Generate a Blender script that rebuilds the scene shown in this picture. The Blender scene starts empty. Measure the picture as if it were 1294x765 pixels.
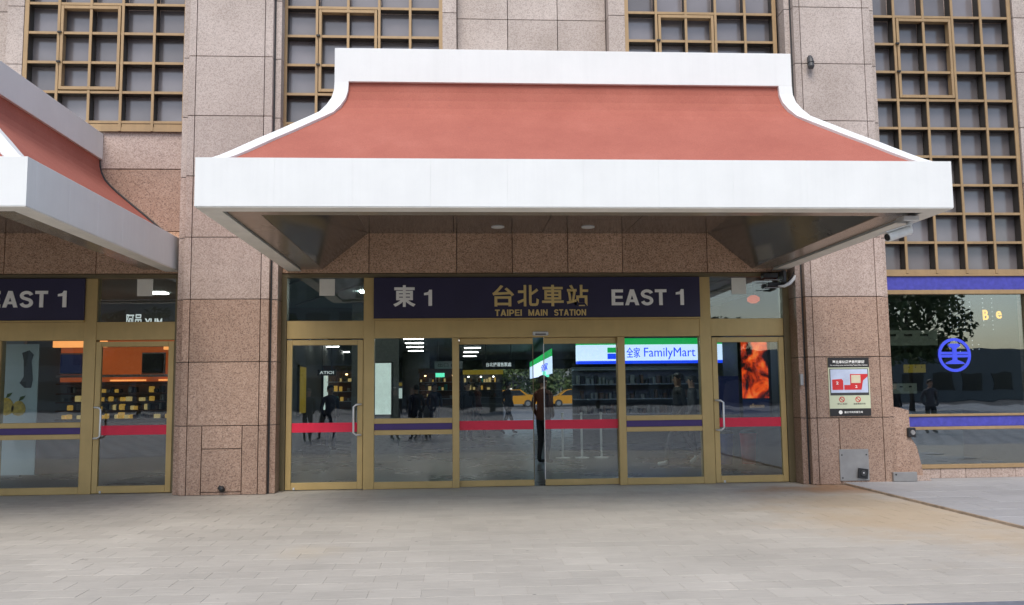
import bpy, bmesh, math, random
from mathutils import Vector, Matrix, noise
random.seed(7)
S = bpy.context.scene
COL = S.collection
R = math.radians

# ------------------------------------------------------------------ camera
cam_d = bpy.data.cameras.new('camera'); cam = bpy.data.objects.new('camera', cam_d); COL.objects.link(cam)
YAW, PITCH, ROLL = 0.06127, 0.09777, -0.01054
fw = Vector((math.sin(YAW)*math.cos(PITCH), math.cos(YAW)*math.cos(PITCH), math.sin(PITCH)))
rt0 = Vector((math.cos(YAW), -math.sin(YAW), 0)); up0 = rt0.cross(fw)
rt = rt0*math.cos(ROLL) + up0*math.sin(ROLL); up = -rt0*math.sin(ROLL) + up0*math.cos(ROLL)
m3 = Matrix((rt, up, -fw)).transposed()
cam.matrix_world = Matrix.Translation((-1.3125, -13.915, 1.5276)) @ m3.to_4x4()
cam_d.sensor_width = 36; cam_d.lens = 1110.08/1294*36; cam_d.clip_end = 1000; cam_d.clip_start = 0.1
S.camera = cam
# ------------------------------------------------------------------ sky, sun, exposure
SUN_EL, SUN_X = R(52), -0.22
w = bpy.data.worlds.new('World'); S.world = w; w.use_nodes = True
nt = w.node_tree; bg = nt.nodes['Background']
sky = nt.nodes.new('ShaderNodeTexSky'); sky.sky_type = 'NISHITA'; sky.sun_disc = False
sky.sun_elevation = SUN_EL; sky.sun_rotation = math.pi - SUN_X
sky.air_density = 1.0; sky.dust_density = 2.0; sky.ozone_density = 0.25
nt.links.new(sky.outputs[0], bg.inputs[0]); bg.inputs[1].default_value = 0.15
sd = bpy.data.lights.new('sun', 'SUN'); sun = bpy.data.objects.new('sun', sd); COL.objects.link(sun)
sd.energy = 1.35; sd.angle = R(28); sd.color = (1.0, 0.958, 0.90)
sdir = Vector((SUN_X*math.cos(SUN_EL), -math.cos(SUN_EL), math.sin(SUN_EL)))
sun.rotation_euler = sdir.to_track_quat('Z', 'Y').to_euler()
S.view_settings.view_transform = 'Standard'; S.view_settings.look = 'None'
S.view_settings.gamma = 1; S.view_settings.exposure = 0.54; S.view_settings.use_curve_mapping = False
S.cycles.use_denoising = True
S.cycles.max_bounces = 6; S.cycles.transparent_max_bounces = 24; S.cycles.caustics_reflective = False; S.cycles.caustics_refractive = False
S.cycles.sample_clamp_indirect = 6

# ------------------------------------------------------------------ materials
MATS = {}
def newmat(name):
    m = bpy.data.materials.new(name); m.use_nodes = True; MATS[name] = m
    n = m.node_tree.nodes; return m, n, m.node_tree.links, n['Principled BSDF']
def c4(c): return (c[0], c[1], c[2], 1)
def ramp(n, pts, interp='LINEAR'):
    r = n.new('ShaderNodeValToRGB'); r.color_ramp.interpolation = interp
    e = r.color_ramp.elements
    while len(e) < len(pts): e.new(0.5)
    for i, (p, c) in enumerate(pts): e[i].position = p; e[i].color = c4(c) if len(c) == 3 else c
    return r
def pos(n, l, scale=(1, 1, 1)):
    g = n.new('ShaderNodeNewGeometry'); mp = n.new('ShaderNodeMapping'); mp.inputs['Scale'].default_value = scale
    l.new(g.outputs['Position'], mp.inputs[0]); return mp.outputs[0]
def noise_tex(n, l, vec, scale, detail=5, rough=.6):
    t = n.new('ShaderNodeTexNoise'); t.inputs['Scale'].default_value = scale; t.inputs['Detail'].default_value = detail
    t.inputs['Roughness'].default_value = rough; l.new(vec, t.inputs['Vector']); return t
def mixc(n, l, fac, a, b, mode='MIX'):
    m = n.new('ShaderNodeMix'); m.data_type = 'RGBA'; m.blend_type = mode
    for s, v in ((0, fac), (6, a), (7, b)):
        if hasattr(v, 'links') or hasattr(v, 'is_output'): l.new(v, m.inputs[s])
        elif isinstance(v, (int, float)): m.inputs[s].default_value = v
        else: m.inputs[s].default_value = c4(v)
    return m.outputs[2]
def bump(n, l, b, h, strength, dist):
    bp = n.new('ShaderNodeBump'); bp.inputs['Strength'].default_value = strength; bp.inputs['Distance'].default_value = dist
    l.new(h, bp.inputs['Height']); l.new(bp.outputs[0], b.inputs['Normal'])
def plain(name, col, rough=.5, metal=0, var=.12, scale=6, bumpd=0, spec=.5, streak=0, emit=None, estr=0):
    m, n, l, b = newmat(name)
    b.inputs['Roughness'].default_value = rough; b.inputs['Metallic'].default_value = metal; b.inputs['Specular IOR Level'].default_value = spec
    v = pos(n, l)
    t = noise_tex(n, l, v, scale)
    r = ramp(n, [(.3, [x*(1-var) for x in col]), (.7, [min(1, x*(1+var)) for x in col])]); l.new(t.outputs[0], r.inputs[0])
    out = r.outputs[0]
    if streak:
        s = noise_tex(n, l, pos(n, l, (9, 9, .35)), 1.6, 6, .65)
        rr = ramp(n, [(.45, (0, 0, 0)), (.8, (1, 1, 1))]); l.new(s.outputs[0], rr.inputs[0])
        k = n.new('ShaderNodeMath'); k.operation = 'MULTIPLY'; k.inputs[1].default_value = streak; l.new(rr.outputs[0], k.inputs[0])
        out = mixc(n, l, k.outputs[0], out, [x*.5 for x in col])
    l.new(out, b.inputs['Base Color'])
    rn = n.new('ShaderNodeMapRange'); rn.inputs[3].default_value = max(0.02, rough*.8); rn.inputs[4].default_value = min(1, rough*1.2); l.new(t.outputs[0], rn.inputs[0]); l.new(rn.outputs[0], b.inputs['Roughness'])
    if bumpd:
        t2 = noise_tex(n, l, v, scale*12, 4); bump(n, l, b, t2.outputs[0], .5, bumpd)
    if emit: b.inputs['Emission Color'].default_value = c4(emit); b.inputs['Emission Strength'].default_value = estr
    return m
def granite(name, dark, mid, light, rough, wear=.0):
    m, n, l, b = newmat(name)
    v = pos(n, l)
    vo = n.new('ShaderNodeTexVoronoi'); vo.inputs['Scale'].default_value = 74; l.new(v, vo.inputs['Vector'])
    sp = n.new('ShaderNodeSeparateColor'); l.new(vo.outputs['Color'], sp.inputs[0])
    r = ramp(n, [(0, dark), (.16, [x*.8 for x in mid]), (.3, mid), (.62, [a*.55+c*.45 for a, c in zip(mid, light)]), (.84, light)], 'CONSTANT')
    l.new(sp.outputs[0], r.inputs[0])
    fine = noise_tex(n, l, v, 160, 3, .7)
    fr = ramp(n, [(.35, (.84, .84, .84)), (.65, (1.1, 1.1, 1.1))]); l.new(fine.outputs[0], fr.inputs[0])
    c1 = mixc(n, l, 1.0, r.outputs[0], fr.outputs[0], 'MULTIPLY')
    big = noise_tex(n, l, v, 1.1, 6, .6)
    br = ramp(n, [(.3, (.86, .84, .82)), (.7, (1.1, 1.1, 1.1))]); l.new(big.outputs[0], br.inputs[0])
    c2 = mixc(n, l, 1.0, c1, br.outputs[0], 'MULTIPLY')
    # each slab is cut from another block: a slight tint per piece
    oi = n.new('ShaderNodeObjectInfo'); orr = ramp(n, [(0, (.88, .86, .85)), (1, (1.07, 1.06, 1.06))]); l.new(oi.outputs['Random'], orr.inputs[0])
    c2 = mixc(n, l, 1.0, c2, orr.outputs[0], 'MULTIPLY')
    if wear:
        s = noise_tex(n, l, pos(n, l, (7, 7, .5)), 1.3, 6, .7); sr = ramp(n, [(.5, (0, 0, 0)), (.8, (wear, wear, wear))]); l.new(s.outputs[0], sr.inputs[0])
        c2 = mixc(n, l, sr.outputs[0], c2, [x*.5 for x in mid])
    l.new(c2, b.inputs['Base Color']); b.inputs['Roughness'].default_value = rough; b.inputs['Specular IOR Level'].default_value = .4
    bump(n, l, b, fine.outputs[0], .25, .002)
    return m
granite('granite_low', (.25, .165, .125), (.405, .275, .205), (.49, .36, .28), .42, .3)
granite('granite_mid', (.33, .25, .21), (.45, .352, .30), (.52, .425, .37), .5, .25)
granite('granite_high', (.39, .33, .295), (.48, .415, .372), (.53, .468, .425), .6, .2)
granite('granite_lintel', (.30, .18, .11), (.56, .36, .235), (.70, .49, .35), .38)
plain('gold_aluminium', (.55, .395, .165), .38, .3, .07, 3, 0, streak=.12)
plain('gold_window', (.36, .24, .12), .5, .15, .1, 3, 0, streak=.3)
plain('olive_jamb', (.17, .135, .07), .45, .2, .1, 3)
plain('white_plaster', (.775, .79, .77), .75, 0, .03, 2.2, .0015, streak=.07)
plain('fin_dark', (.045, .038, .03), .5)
plain('rim_plaster', (.78, .75, .68), .75, 0, .08, 3, .001, streak=.1)
def redroof():
    m, n, l, b = newmat('red_roof'); v = pos(n, l)
    a = noise_tex(n, l, v, 1.3, 8, .7); r = ramp(n, [(.25, (.35, .10, .068)), (.55, (.41, .128, .088)), (.8, (.46, .158, .115))]); l.new(a.outputs[0], r.inputs[0])
    f = noise_tex(n, l, v, 90, 4, .7); fr = ramp(n, [(.3, (.8, .8, .8)), (.7, (1.12, 1.12, 1.12))]); l.new(f.outputs[0], fr.inputs[0])
    c = mixc(n, l, 1.0, r.outputs[0], fr.outputs[0], 'MULTIPLY')
    s = noise_tex(n, l, v, 14, 2, .5); sr = ramp(n, [(.70, (0, 0, 0)), (.76, (.5, .5, .5))]); l.new(s.outputs[0], sr.inputs[0])
    c = mixc(n, l, sr.outputs[0], c, (.30, .10, .08))
    l.new(c, b.inputs['Base Color']); b.inputs['Roughness'].default_value = .85; bump(n, l, b, f.outputs[0], .5, .004)
redroof()
plain('soffit_metal', (.16, .145, .128), .13, .45, .15, 1.5, spec=.6)
plain('soffit_ring', (.30, .25, .20), .25, .3, .12, 1.5, spec=.5)
plain('dark_gap', (.012, .012, .012), .8)
plain('black', (.016, .016, .018), .45)
plain('dark_grey', (.05, .05, .052), .5)
plain('sign_navy', (.022, .018, .055), .42, 0, .1, 2)
plain('letter_white', (.93, .92, .87), .5, 0, .05)
plain('letter_gold', (.72, .54, .22), .4, .3, .05)
plain('film_red', (.80, .02, .065), .35, 0, .05)
plain('film_purple', (.062, .03, .17), .4, 0, .08)
plain('band_blue', (.06, .06, .36), .45, 0, .2, 14)
plain('emblem_blue', (.045, .07, .62), .4, 0, .04, emit=(.05, .08, .9), estr=.15)
plain('steel', (.75, .75, .74), .3, .5, .05)
plain('plate_steel', (.36, .35, .34), .42, .6, .1, 5)
plain('paper', (.80, .79, .70), .7, 0, .04)
plain('paper_green', (.60, .64, .45), .6, 0, .03)
plain('poster_black', (.02, .018, .018), .5)
plain('poster_blue', (.55, .62, .78), .5)
plain('poster_red', (.65, .03, .03), .5)
plain('poster_cream', (.72, .65, .45), .5)
plain('camera_white', (.72, .72, .70), .4)
plain('rubber', (.02, .02, .02), .8)
plain('lens_white', (.8, .8, .76), .3)
plain('floor_dark', (.075, .078, .082), .28, 0, .15, .8, spec=.5)
plain('inner_wall', (.16, .165, .16), .6, 0, .12, 1)
plain('inner_light_wall', (.30, .31, .31), .6, 0, .08, 1)
plain('inner_ceiling', (.24, .29, .285), .7, 0, .1, 1)
plain('column_grey', (.30, .31, .315), .3, 0, .06, 1)
plain('tube_light', (.9, .9, .9), .5, emit=(1, .97, .92), estr=7)
plain('panel_lamp', (.9, .9, .9), .5, emit=(.92, 1, .96), estr=48)
plain('panel_light', (.8, .9, .85), .5, emit=(.72, .85, .8), estr=.42)
plain('store_white', (.8, .8, .8), .5, emit=(.62, .76, 1.0), estr=.9)
plain('store_green', (.02, .3, .08), .5, emit=(.01, .36, .08), estr=.8)
plain('store_blue', (.02, .06, .6), .5, emit=(.01, .06, .85), estr=.9)
plain('exit_green', (.1, .6, .4), .5, emit=(.15, .9, .55), estr=.8)
plain('warm_light', (.9, .5, .2), .5, emit=(1, .36, .10), estr=.9)
plain('warm_lamp', (.9, .7, .4), .5, emit=(1, .62, .28), estr=5)
plain('orange_glow_wall', (.45, .13, .04), .6, 0, .1, 2, emit=(.5, .10, .025), estr=.32)  # emission stands in for orange shop light falling on the wall
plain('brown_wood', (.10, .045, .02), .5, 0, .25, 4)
plain('pack_gold_glow', (.55, .33, .06), .4, 0, .3, 30, emit=(.5, .28, .05), estr=.45)  # packs glow by themselves in place of warm light on the shelves
plain('pack_cream_glow', (.6, .5, .3), .5, 0, .2, 30, emit=(.5, .36, .14), estr=.45)  # self-glow imitates warm light on the packs, no lamp
plain('banner_white', (.52, .60, .62), .6, 0, .04, 2)
plain('brush_grey', (.08, .08, .085), .7)
plain('pear_yellow', (.62, .42, .06), .6, 0, .3, 20)
plain('leaf_green', (.06, .10, .025), .6, 0, .3, 20)
plain('board_white', (.30, .32, .26), .5, emit=(.5, .55, .42), estr=.06)
plain('board_yellow', (.6, .42, .05), .5, emit=(.6, .4, .04), estr=.15)
plain('letter_orange', (.9, .45, .05), .5, emit=(1, .48, .06), estr=1.2)
plain('bead_light', (.8, .8, .8), .5, emit=(.9, .92, 1), estr=.7)
plain('navy_panel', (.012, .016, .045), .4, emit=(.01, .015, .06), estr=.3)
plain('lantern_red', (.6, .06, .02), .5, emit=(1, .12, .03), estr=.35)
plain('text_glow', (.8, .8, .8), .5, emit=(.8, .85, .85), estr=.5)
plain('text_dim', (.6, .45, .3), .5, emit=(.4, .25, .12), estr=.3)
plain('coat_black', (.018, .018, .02), .8); plain('coat_brown', (.09, .03, .018), .8); plain('coat_grey', (.09, .09, .10), .8)
plain('coat_navy', (.02, .025, .05), .8); plain('trouser_dark', (.02, .021, .026), .85); plain('denim', (.06, .085, .14), .85)
plain('skin', (.45, .27, .19), .55); plain('hair', (.012, .01, .009), .5); plain('shoe_white', (.7, .72, .75), .6); plain('shoe_dark', (.02, .02, .02), .5)
plain('taxi_yellow', (.42, .19, .012), .25, 0, .05); plain('car_glass', (.02, .025, .03), .08); plain('car_grey', (.2, .2, .21), .3, .5)
plain('leaf_a', (.045, .075, .02), .6, 0, .35, 3); plain('leaf_b', (.075, .10, .03), .6, 0, .35, 3); plain('bark', (.06, .045, .03), .9)
plain('asphalt', (.055, .055, .06), .85, 0, .2, 8, .004)
plain('far_wall', (.20, .205, .20), .8, 0, .1, .3); plain('far_glass', (.03, .035, .04), .15)
plain('goods_pale', (.25, .24, .2), .5, 0, .3, 30); plain('goods_brown', (.12, .06, .03), .5, 0, .3, 30)
plain('stanchion_white', (.7, .7, .68), .35)
plain('kerb_blue', (.17, .175, .20), .8, 0, .2, 8); plain('step_stone', (.40, .31, .23), .8, 0, .3, 6); plain('rust', (.20, .07, .025), .9, 0, .4, 20)
plain('bin_red', (.5, .05, .04), .5); plain('bin_teal', (.03, .25, .22), .5); plain('bin_blue', (.04, .08, .35), .5)
def screen_mat():
    m, n, l, b = newmat('food_screen'); v = pos(n, l, (1.9, 1, 1.5))
    a = noise_tex(n, l, v, 1.7, 5, .55); a.inputs['Distortion'].default_value = .6
    r = ramp(n, [(.44, (.01, .006, .008)), (.49, (.30, .02, .008)), (.56, (.85, .08, .012)), (.66, (1, .25, .05)), (.76, (1, .55, .3))]); l.new(a.outputs[0], r.inputs[0])
    l.new(r.outputs[0], b.inputs['Emission Color']); b.inputs['Emission Strength'].default_value = .75; b.inputs['Base Color'].default_value = (.01, .01, .01, 1); b.inputs['Roughness'].default_value = .3
screen_mat()
def paving(name, base, dirt, stain=True, mul=1):
    m, n, l, b = newmat(name); v = pos(n, l)
    base = [x*mul for x in base]
    a = noise_tex(n, l, v, .55, 7, .6); r = ramp(n, [(.3, [x*.86 for x in base]), (.7, [x*1.08 for x in base])]); l.new(a.outputs[0], r.inputs[0])
    gr = noise_tex(n, l, pos(n, l, (.45, 5, 1)), 9, 6, .75); g2 = ramp(n, [(.3, (.84, .84, .84)), (.7, (1.1, 1.1, 1.1))]); l.new(gr.outputs[0], g2.inputs[0])
    c = mixc(n, l, 1.0, r.outputs[0], g2.outputs[0], 'MULTIPLY')
    sp = noise_tex(n, l, v, 8.5, 3, .6); s2 = ramp(n, [(.66, (0, 0, 0)), (.74, (.5, .5, .5))]); l.new(sp.outputs[0], s2.inputs[0])
    c = mixc(n, l, s2.outputs[0], c, dirt)
    gv = n.new('ShaderNodeTexVoronoi'); gv.inputs['Scale'].default_value = 2.3; l.new(v, gv.inputs['Vector']); gr2 = ramp(n, [(.030, (.6, .6, .6)), (.045, (0, 0, 0))]); l.new(gv.outputs['Distance'], gr2.inputs[0])
    c = mixc(n, l, gr2.outputs[0], c, (.13, .115, .10))
    if stain:   # rust water that has run out from the pillar foot over the tiles
        g = n.new('ShaderNodeNewGeometry'); sx = n.new('ShaderNodeSeparateXYZ'); l.new(g.outputs['Position'], sx.inputs[0])
        wob = noise_tex(n, l, v, 1.1, 6, .65)
        def mth(op, p, q):
            k = n.new('ShaderNodeMath'); k.operation = op
            for i, s in enumerate((p, q)):
                if isinstance(s, (int, float)): k.inputs[i].default_value = s
                else: l.new(s, k.inputs[i])
            return k.outputs[0]
        def blob(cx, cy, rx, ry, amp):
            dx = mth('DIVIDE', mth('SUBTRACT', sx.outputs[0], cx), rx); dy = mth('DIVIDE', mth('SUBTRACT', sx.outputs[1], cy), ry)
            d = mth('SQRT', mth('ADD', mth('MULTIPLY', dx, dx), mth('MULTIPLY', dy, dy)), 0)
            d = mth('ADD', d, mth('MULTIPLY', mth('SUBTRACT', wob.outputs[0], .5), 1.5))
            k = n.new('ShaderNodeMapRange'); k.interpolation_type = 'SMOOTHSTEP'; k.inputs[1].default_value = 1.05; k.inputs[2].default_value = .15; k.inputs[3].default_value = 0; k.inputs[4].default_value = amp; l.new(d, k.inputs[0]); return k.outputs[0]
        c = mixc(n, l, blob(3.9, -3.4, 1.9, 3.6, .62), c, (.50, .37, .22))
        c = mixc(n, l, blob(4.4, -.95, 1.5, .85, .9), c, (.36, .20, .10))
        c = mixc(n, l, blob(-2.8, -5.2, .5, .5, .3), c, (.5, .4, .25))
    l.new(c, b.inputs['Base Color']); b.inputs['Roughness'].default_value = .62; b.inputs['Specular IOR Level'].default_value = .35
    bump(n, l, b, gr.outputs[0], .35, .003)
    return m
for i, k in enumerate((.945, 1.0, 1.03, .975)): paving('paving_%s' % 'abcd'[i], (.485, .452, .392), (.26, .23, .19), True, k)
paving('slab_grey', (.40, .395, .39), (.22, .2, .19), False); paving('slab_grey_dark', (.37, .365, .36), (.2, .19, .18), False)
plain('grout', (.43, .40, .35), .9, 0, .1, 5)
def lattice_paving():
    m, n, l, b = newmat('lattice_paving'); v = pos(n, l)
    br = n.new('ShaderNodeTexBrick'); br.inputs['Scale'].default_value = 1.0; br.inputs['Color1'].default_value = (.30, .30, .31, 1); br.inputs['Color2'].default_value = (.36, .36, .37, 1); br.inputs['Mortar'].default_value = (.12, .12, .13, 1)
    br.inputs['Brick Width'].default_value = .6; br.inputs['Row Height'].default_value = .6; br.inputs['Mortar Size'].default_value = .05; l.new(v, br.inputs['Vector'])
    l.new(br.outputs[0], b.inputs['Base Color']); b.inputs['Roughness'].default_value = .6
lattice_paving()
def glass(name, tint, refl=.045, rough=.0):
    m = bpy.data.materials.new(name); m.use_nodes = True; MATS[name] = m; n = m.node_tree.nodes; l = m.node_tree.links
    n.remove(n['Principled BSDF'])
    tr = n.new('ShaderNodeBsdfTransparent'); tr.inputs[0].default_value = c4(tint)
    gl = n.new('ShaderNodeBsdfGlossy'); gl.inputs[0].default_value = (.97, .99, 1, 1); gl.inputs['Roughness'].default_value = rough
    lw = n.new('ShaderNodeLayerWeight'); lw.inputs[0].default_value = .5
    p5 = n.new('ShaderNodeMath'); p5.operation = 'POWER'; p5.inputs[1].default_value = 5; l.new(lw.outputs['Facing'], p5.inputs[0])
    k = n.new('ShaderNodeMapRange'); k.inputs[3].default_value = refl; k.inputs[4].default_value = 1; l.new(p5.outputs[0], k.inputs[0])
    # old float glass: a faint waviness
    g = n.new('ShaderNodeNewGeometry'); t = noise_tex(n, l, g.outputs['Position'], 1.4, 2, .5); bp = n.new('ShaderNodeBump'); bp.inputs['Strength'].default_value = .3; bp.inputs['Distance'].default_value = .004
    l.new(t.outputs[0], bp.inputs['Height']); l.new(bp.outputs[0], gl.inputs['Normal'])
    mx = n.new('ShaderNodeMixShader'); l.new(k.outputs[0], mx.inputs[0]); l.new(tr.outputs[0], mx.inputs[1]); l.new(gl.outputs[0], mx.inputs[2])
    l.new(mx.outputs[0], n['Material Output'].inputs[0])
glass('glass', (.90, .95, .94), .08); glass('glass_shop', (.85, .92, .92), .17)
def window_glass():
    m, n, l, b = newmat('window_glass'); v = pos(n, l)
    a = noise_tex(n, l, v, .9, 3, .5); r = ramp(n, [(.3, (.15, .135, .133)), (.7, (.24, .222, .225))]); l.new(a.outputs[0], r.inputs[0])
    oi = n.new('ShaderNodeObjectInfo'); orr = ramp(n, [(0, (.70, .68, .66)), (1, (1.18, 1.18, 1.22))]); l.new(oi.outputs['Random'], orr.inputs[0])
    l.new(mixc(n, l, 1.0, r.outputs[0], orr.outputs[0], 'MULTIPLY'), b.inputs['Base Color']); b.inputs['Roughness'].default_value = .16; b.inputs['Specular IOR Level'].default_value = 1.0
    t = noise_tex(n, l, v, 2.2, 2, .5); bump(n, l, b, t.outputs[0], .35, .01)
window_glass()

# ------------------------------------------------------------------ mesh helpers
class MB:
    def __init__(s): s.v = []; s.f = []; s.m = []
    def quad(s, pts, mi=0):
        k = len(s.v); s.v += [tuple(p) for p in pts]; s.f.append(tuple(range(k, k+len(pts)))); s.m.append(mi); return s
    def box(s, x0, x1, y0, y1, z0, z1, mi=0):
        k = len(s.v)
        s.v += [(x0, y0, z0), (x1, y0, z0), (x1, y1, z0), (x0, y1, z0), (x0, y0, z1), (x1, y0, z1), (x1, y1, z1), (x0, y1, z1)]
        for f in ((3, 2, 1, 0), (4, 5, 6, 7), (0, 1, 5, 4), (1, 2, 6, 5), (2, 3, 7, 6), (3, 0, 4, 7)): s.f.append(tuple(k+i for i in f)); s.m.append(mi)
        return s
    def prism(s, pts, y0, y1, mi=0):      # polygon in XZ (counter-clockwise seen from -Y), extruded in Y
        k = len(s.v); n = len(pts)
        s.v += [(x, y0, z) for x, z in pts] + [(x, y1, z) for x, z in pts]
        s.f.append(tuple(k+i for i in range(n))); s.m.append(mi)
        s.f.append(tuple(k+n+i for i in reversed(range(n)))); s.m.append(mi)
        for i in range(n):
            j = (i+1) % n; s.f.append((k+i, k+n+i, k+n+j, k+j)); s.m.append(mi)
        return s
    def tube(s, path, r, seg=8, mi=0, caps=True):
        P = [Vector(p) for p in path]; rs = r if isinstance(r, (list, tuple)) else [r]*len(P)
        base = len(s.v); prev = None
        for i, p in enumerate(P):
            d = (P[min(i+1, len(P)-1)] - P[max(i-1, 0)]).normalized()
            a = prev if prev is not None else (Vector((0, 0, 1)) if abs(d.z) < .9 else Vector((1, 0, 0)))
            u = (a - d*a.dot(d)).normalized(); prev = u; v = d.cross(u)
            for j in range(seg):
                t = 2*math.pi*j/seg; q = p + (u*math.cos(t) + v*math.sin(t))*rs[i]; s.v.append(tuple(q))
        for i in range(len(P)-1):
            for j in range(seg):
                a = base+i*seg+j; b = base+i*seg+(j+1) % seg; s.f.append((a, b, b+seg, a+seg)); s.m.append(mi)
        if caps:
            s.f.append(tuple(base+j for j in reversed(range(seg)))); s.m.append(mi)
            s.f.append(tuple(base+(len(P)-1)*seg+j for j in range(seg))); s.m.append(mi)
        return s
    def mesh(s, name, mats, smooth=False):
        me = bpy.data.meshes.new(name); me.from_pydata(s.v, [], s.f)
        for m in (mats if isinstance(mats, (list, tuple)) else [mats]): me.materials.append(MATS[m])
        me.polygons.foreach_set('material_index', s.m)
        if smooth: me.polygons.foreach_set('use_smooth', [True]*len(s.f))
        me.update(); return me
CB = {}
def cmesh(sx, sy, sz, mat, b=.004):       # chamfered box centred in X and Z, front at y=0, shared between equal pieces
    key = (round(sx, 4), round(sy, 4), round(sz, 4), mat, b)
    if key not in CB:
        bm = bmesh.new(); bmesh.ops.create_cube(bm, size=1); bmesh.ops.scale(bm, vec=(sx, sy, sz), verts=bm.verts); bmesh.ops.translate(bm, vec=(0, sy/2, 0), verts=bm.verts)
        bb = min(b, sx*.3, sy*.3, sz*.3); bmesh.ops.bevel(bm, geom=bm.edges[:], offset=bb, segments=1, affect='EDGES')
        me = bpy.data.meshes.new('piece'); bm.to_mesh(me); bm.free(); me.materials.append(MATS[mat]); CB[key] = me
    return CB[key]
def tag(o, label=None, cat=None, group=None, kind=None):
    if label: o['label'] = label
    if cat: o['category'] = cat
    if group: o['group'] = group
    if kind: o['kind'] = kind
    return o
def thing(name, loc, label, cat, group=None, rz=0):
    o = bpy.data.objects.new(name, None); COL.objects.link(o); o.location = loc; o.rotation_euler = (0, 0, rz); o.empty_display_size = .1
    return tag(o, label, cat, group)
def part(name, me, parent, loc=(0, 0, 0), world=True):
    o = bpy.data.objects.new(name, me); COL.objects.link(o); o.parent = parent
    p = parent; off = Vector((0, 0, 0))
    if world:
        while p: off += Vector(p.location); p = p.parent
    o.location = Vector(loc) - off; return o
def top(name, me, label=None, cat=None, group=None, kind=None, loc=(0, 0, 0)):
    o = bpy.data.objects.new(name, me); COL.objects.link(o); o.location = loc; return tag(o, label, cat, group, kind)
def bx(name, parent, x0, x1, y0, y1, z0, z1, mat, b=.004):    # a bevelled box part given by its world extents
    return part(name, cmesh(x1-x0, y1-y0, z1-z0, mat, b), parent, ((x0+x1)/2, y0, (z0+z1)/2))
def bt(name, x0, x1, y0, y1, z0, z1, mat, label, cat, group=None, b=.004, kind=None):
    return top(name, cmesh(x1-x0, y1-y0, z1-z0, mat, b), label, cat, group, kind, ((x0+x1)/2, y0, (z0+z1)/2))
def text_mesh(body, wd, ht, mat, depth=.01, bold=.02, mirror=False):
    c = bpy.data.curves.new('lettering', 'FONT'); c.body = body; c.offset = bold; c.extrude = .05; c.resolution_u = 3
    o = bpy.data.objects.new('lettering', c); COL.objects.link(o)
    bpy.context.view_layer.update()
    me = bpy.data.meshes.new_from_object(o.evaluated_get(bpy.context.evaluated_depsgraph_get()))
    bpy.data.objects.remove(o); bpy.data.curves.remove(c)
    xs = [v.co.x for v in me.vertices]; ys = [v.co.y for v in me.vertices]
    x0, x1, y0, y1 = min(xs), max(xs), min(ys), max(ys)
    for v in me.vertices:
        x = (v.co.x-x0)/(x1-x0)*wd; z = (v.co.y-y0)/(y1-y0)*ht
        v.co = (wd-x if mirror else x, -(v.co.z/.05)*depth/2, z)
    if mirror: me.flip_normals()
    me.materials.clear(); me.materials.append(MATS[mat]); me.update(); return me
def text(name, body, x0, x1, z0, z1, y, mat, parent, depth=.012, bold=.02):
    return part(name, text_mesh(body, x1-x0, z1-z0, mat, depth, bold), parent, (x0, y, z0))
def strip(pts, t):
    out = []; P = [Vector(q) for q in pts]; L = []; Rr_ = []
    for i, q in enumerate(P):
        d = (P[min(i+1, len(P)-1)]-P[max(i-1, 0)]).normalized(); nn = Vector((-d.y, d.x)); L.append(q+nn*t/2); Rr_.append(q-nn*t/2)
    for i in range(len(P)-1): out.append([tuple(Rr_[i]), tuple(Rr_[i+1]), tuple(L[i+1]), tuple(L[i])])
    return out
def bq(x0, x1, z0, z1): return [(x0, z0), (x1, z0), (x1, z1), (x0, z1)]
def arc(cx, cz, rx, rz_, a0, a1, n=10): return [(cx+rx*math.cos(R(a0+(a1-a0)*i/n)), cz+rz_*math.sin(R(a0+(a1-a0)*i/n))) for i in range(n+1)]
T_ = .19
GLYPH = {
 'E': (.66, [bq(0, .2, 0, 1), bq(.2, .66, 0, T_), bq(.2, .62, .42, .42+.17), bq(.2, .65, 1-T_, 1)]),
 'A': (.80, [[(0, 0), (.21, 0), (.505, 1), (.29, 1)], [(.59, 0), (.80, 0), (.51, 1), (.40, .62)], bq(.2, .6, .2, .36)]),
 'T': (.66, [bq(0, .66, 1-T_, 1), bq(.23, .43, 0, 1-T_)]),
 'I': (.20, [bq(0, .2, 0, 1)]),
 'P': (.68, [bq(0, .2, 0, 1)] + strip([(.2, .905)] + arc(.38, .655, .20, .25, 90, -90) + [(.2, .405)], T_)),
 'M': (.86, [bq(0, .19, 0, 1), bq(.67, .86, 0, 1), [(.19, 1), (.19, .62), (.35, 0), (.43, 0), (.43, .30)][::1], [(.67, 1), (.43, .30), (.43, 0), (.51, 0), (.67, .62)]]),
 'N': (.72, [bq(0, .19, 0, 1), bq(.53, .72, 0, 1), [(.19, 1), (.19, .66), (.53, 0), (.53, .34)]]),
 'O': (.78, strip(arc(.39, .5, .295, .405, 0, 360, 24), T_)),
 'S': (.70, strip(arc(.35, .715, .255, .19, 10, 262, 12) + arc(.35, .285, .255, .21, 82, -170, 12), T_)),
}
def sign_word(body, x0, x1, z0, z1, y, mat, parent):     # heavy grotesque capitals, one part for each letter
    gap = .10; tot = sum(GLYPH[c][0] for c in body)+gap*(len(body)-1); kx = (x1-x0)/tot; kz = z1-z0; x = x0
    for c in body:
        wd, polys = GLYPH[c]; b = MB()
        for i, q in enumerate(polys):
            q = [(a*kx, e*kz) for a, e in q]
            if sum(q[j][0]*q[(j+1) % len(q)][1]-q[(j+1) % len(q)][0]*q[j][1] for j in range(len(q))) < 0: q = q[::-1]
            b.prism(q, -.006-i*.00012, .006)
        part('letter', b.mesh('letter', mat), parent, (x, y, z0)); x += (wd+gap)*kx
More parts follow.
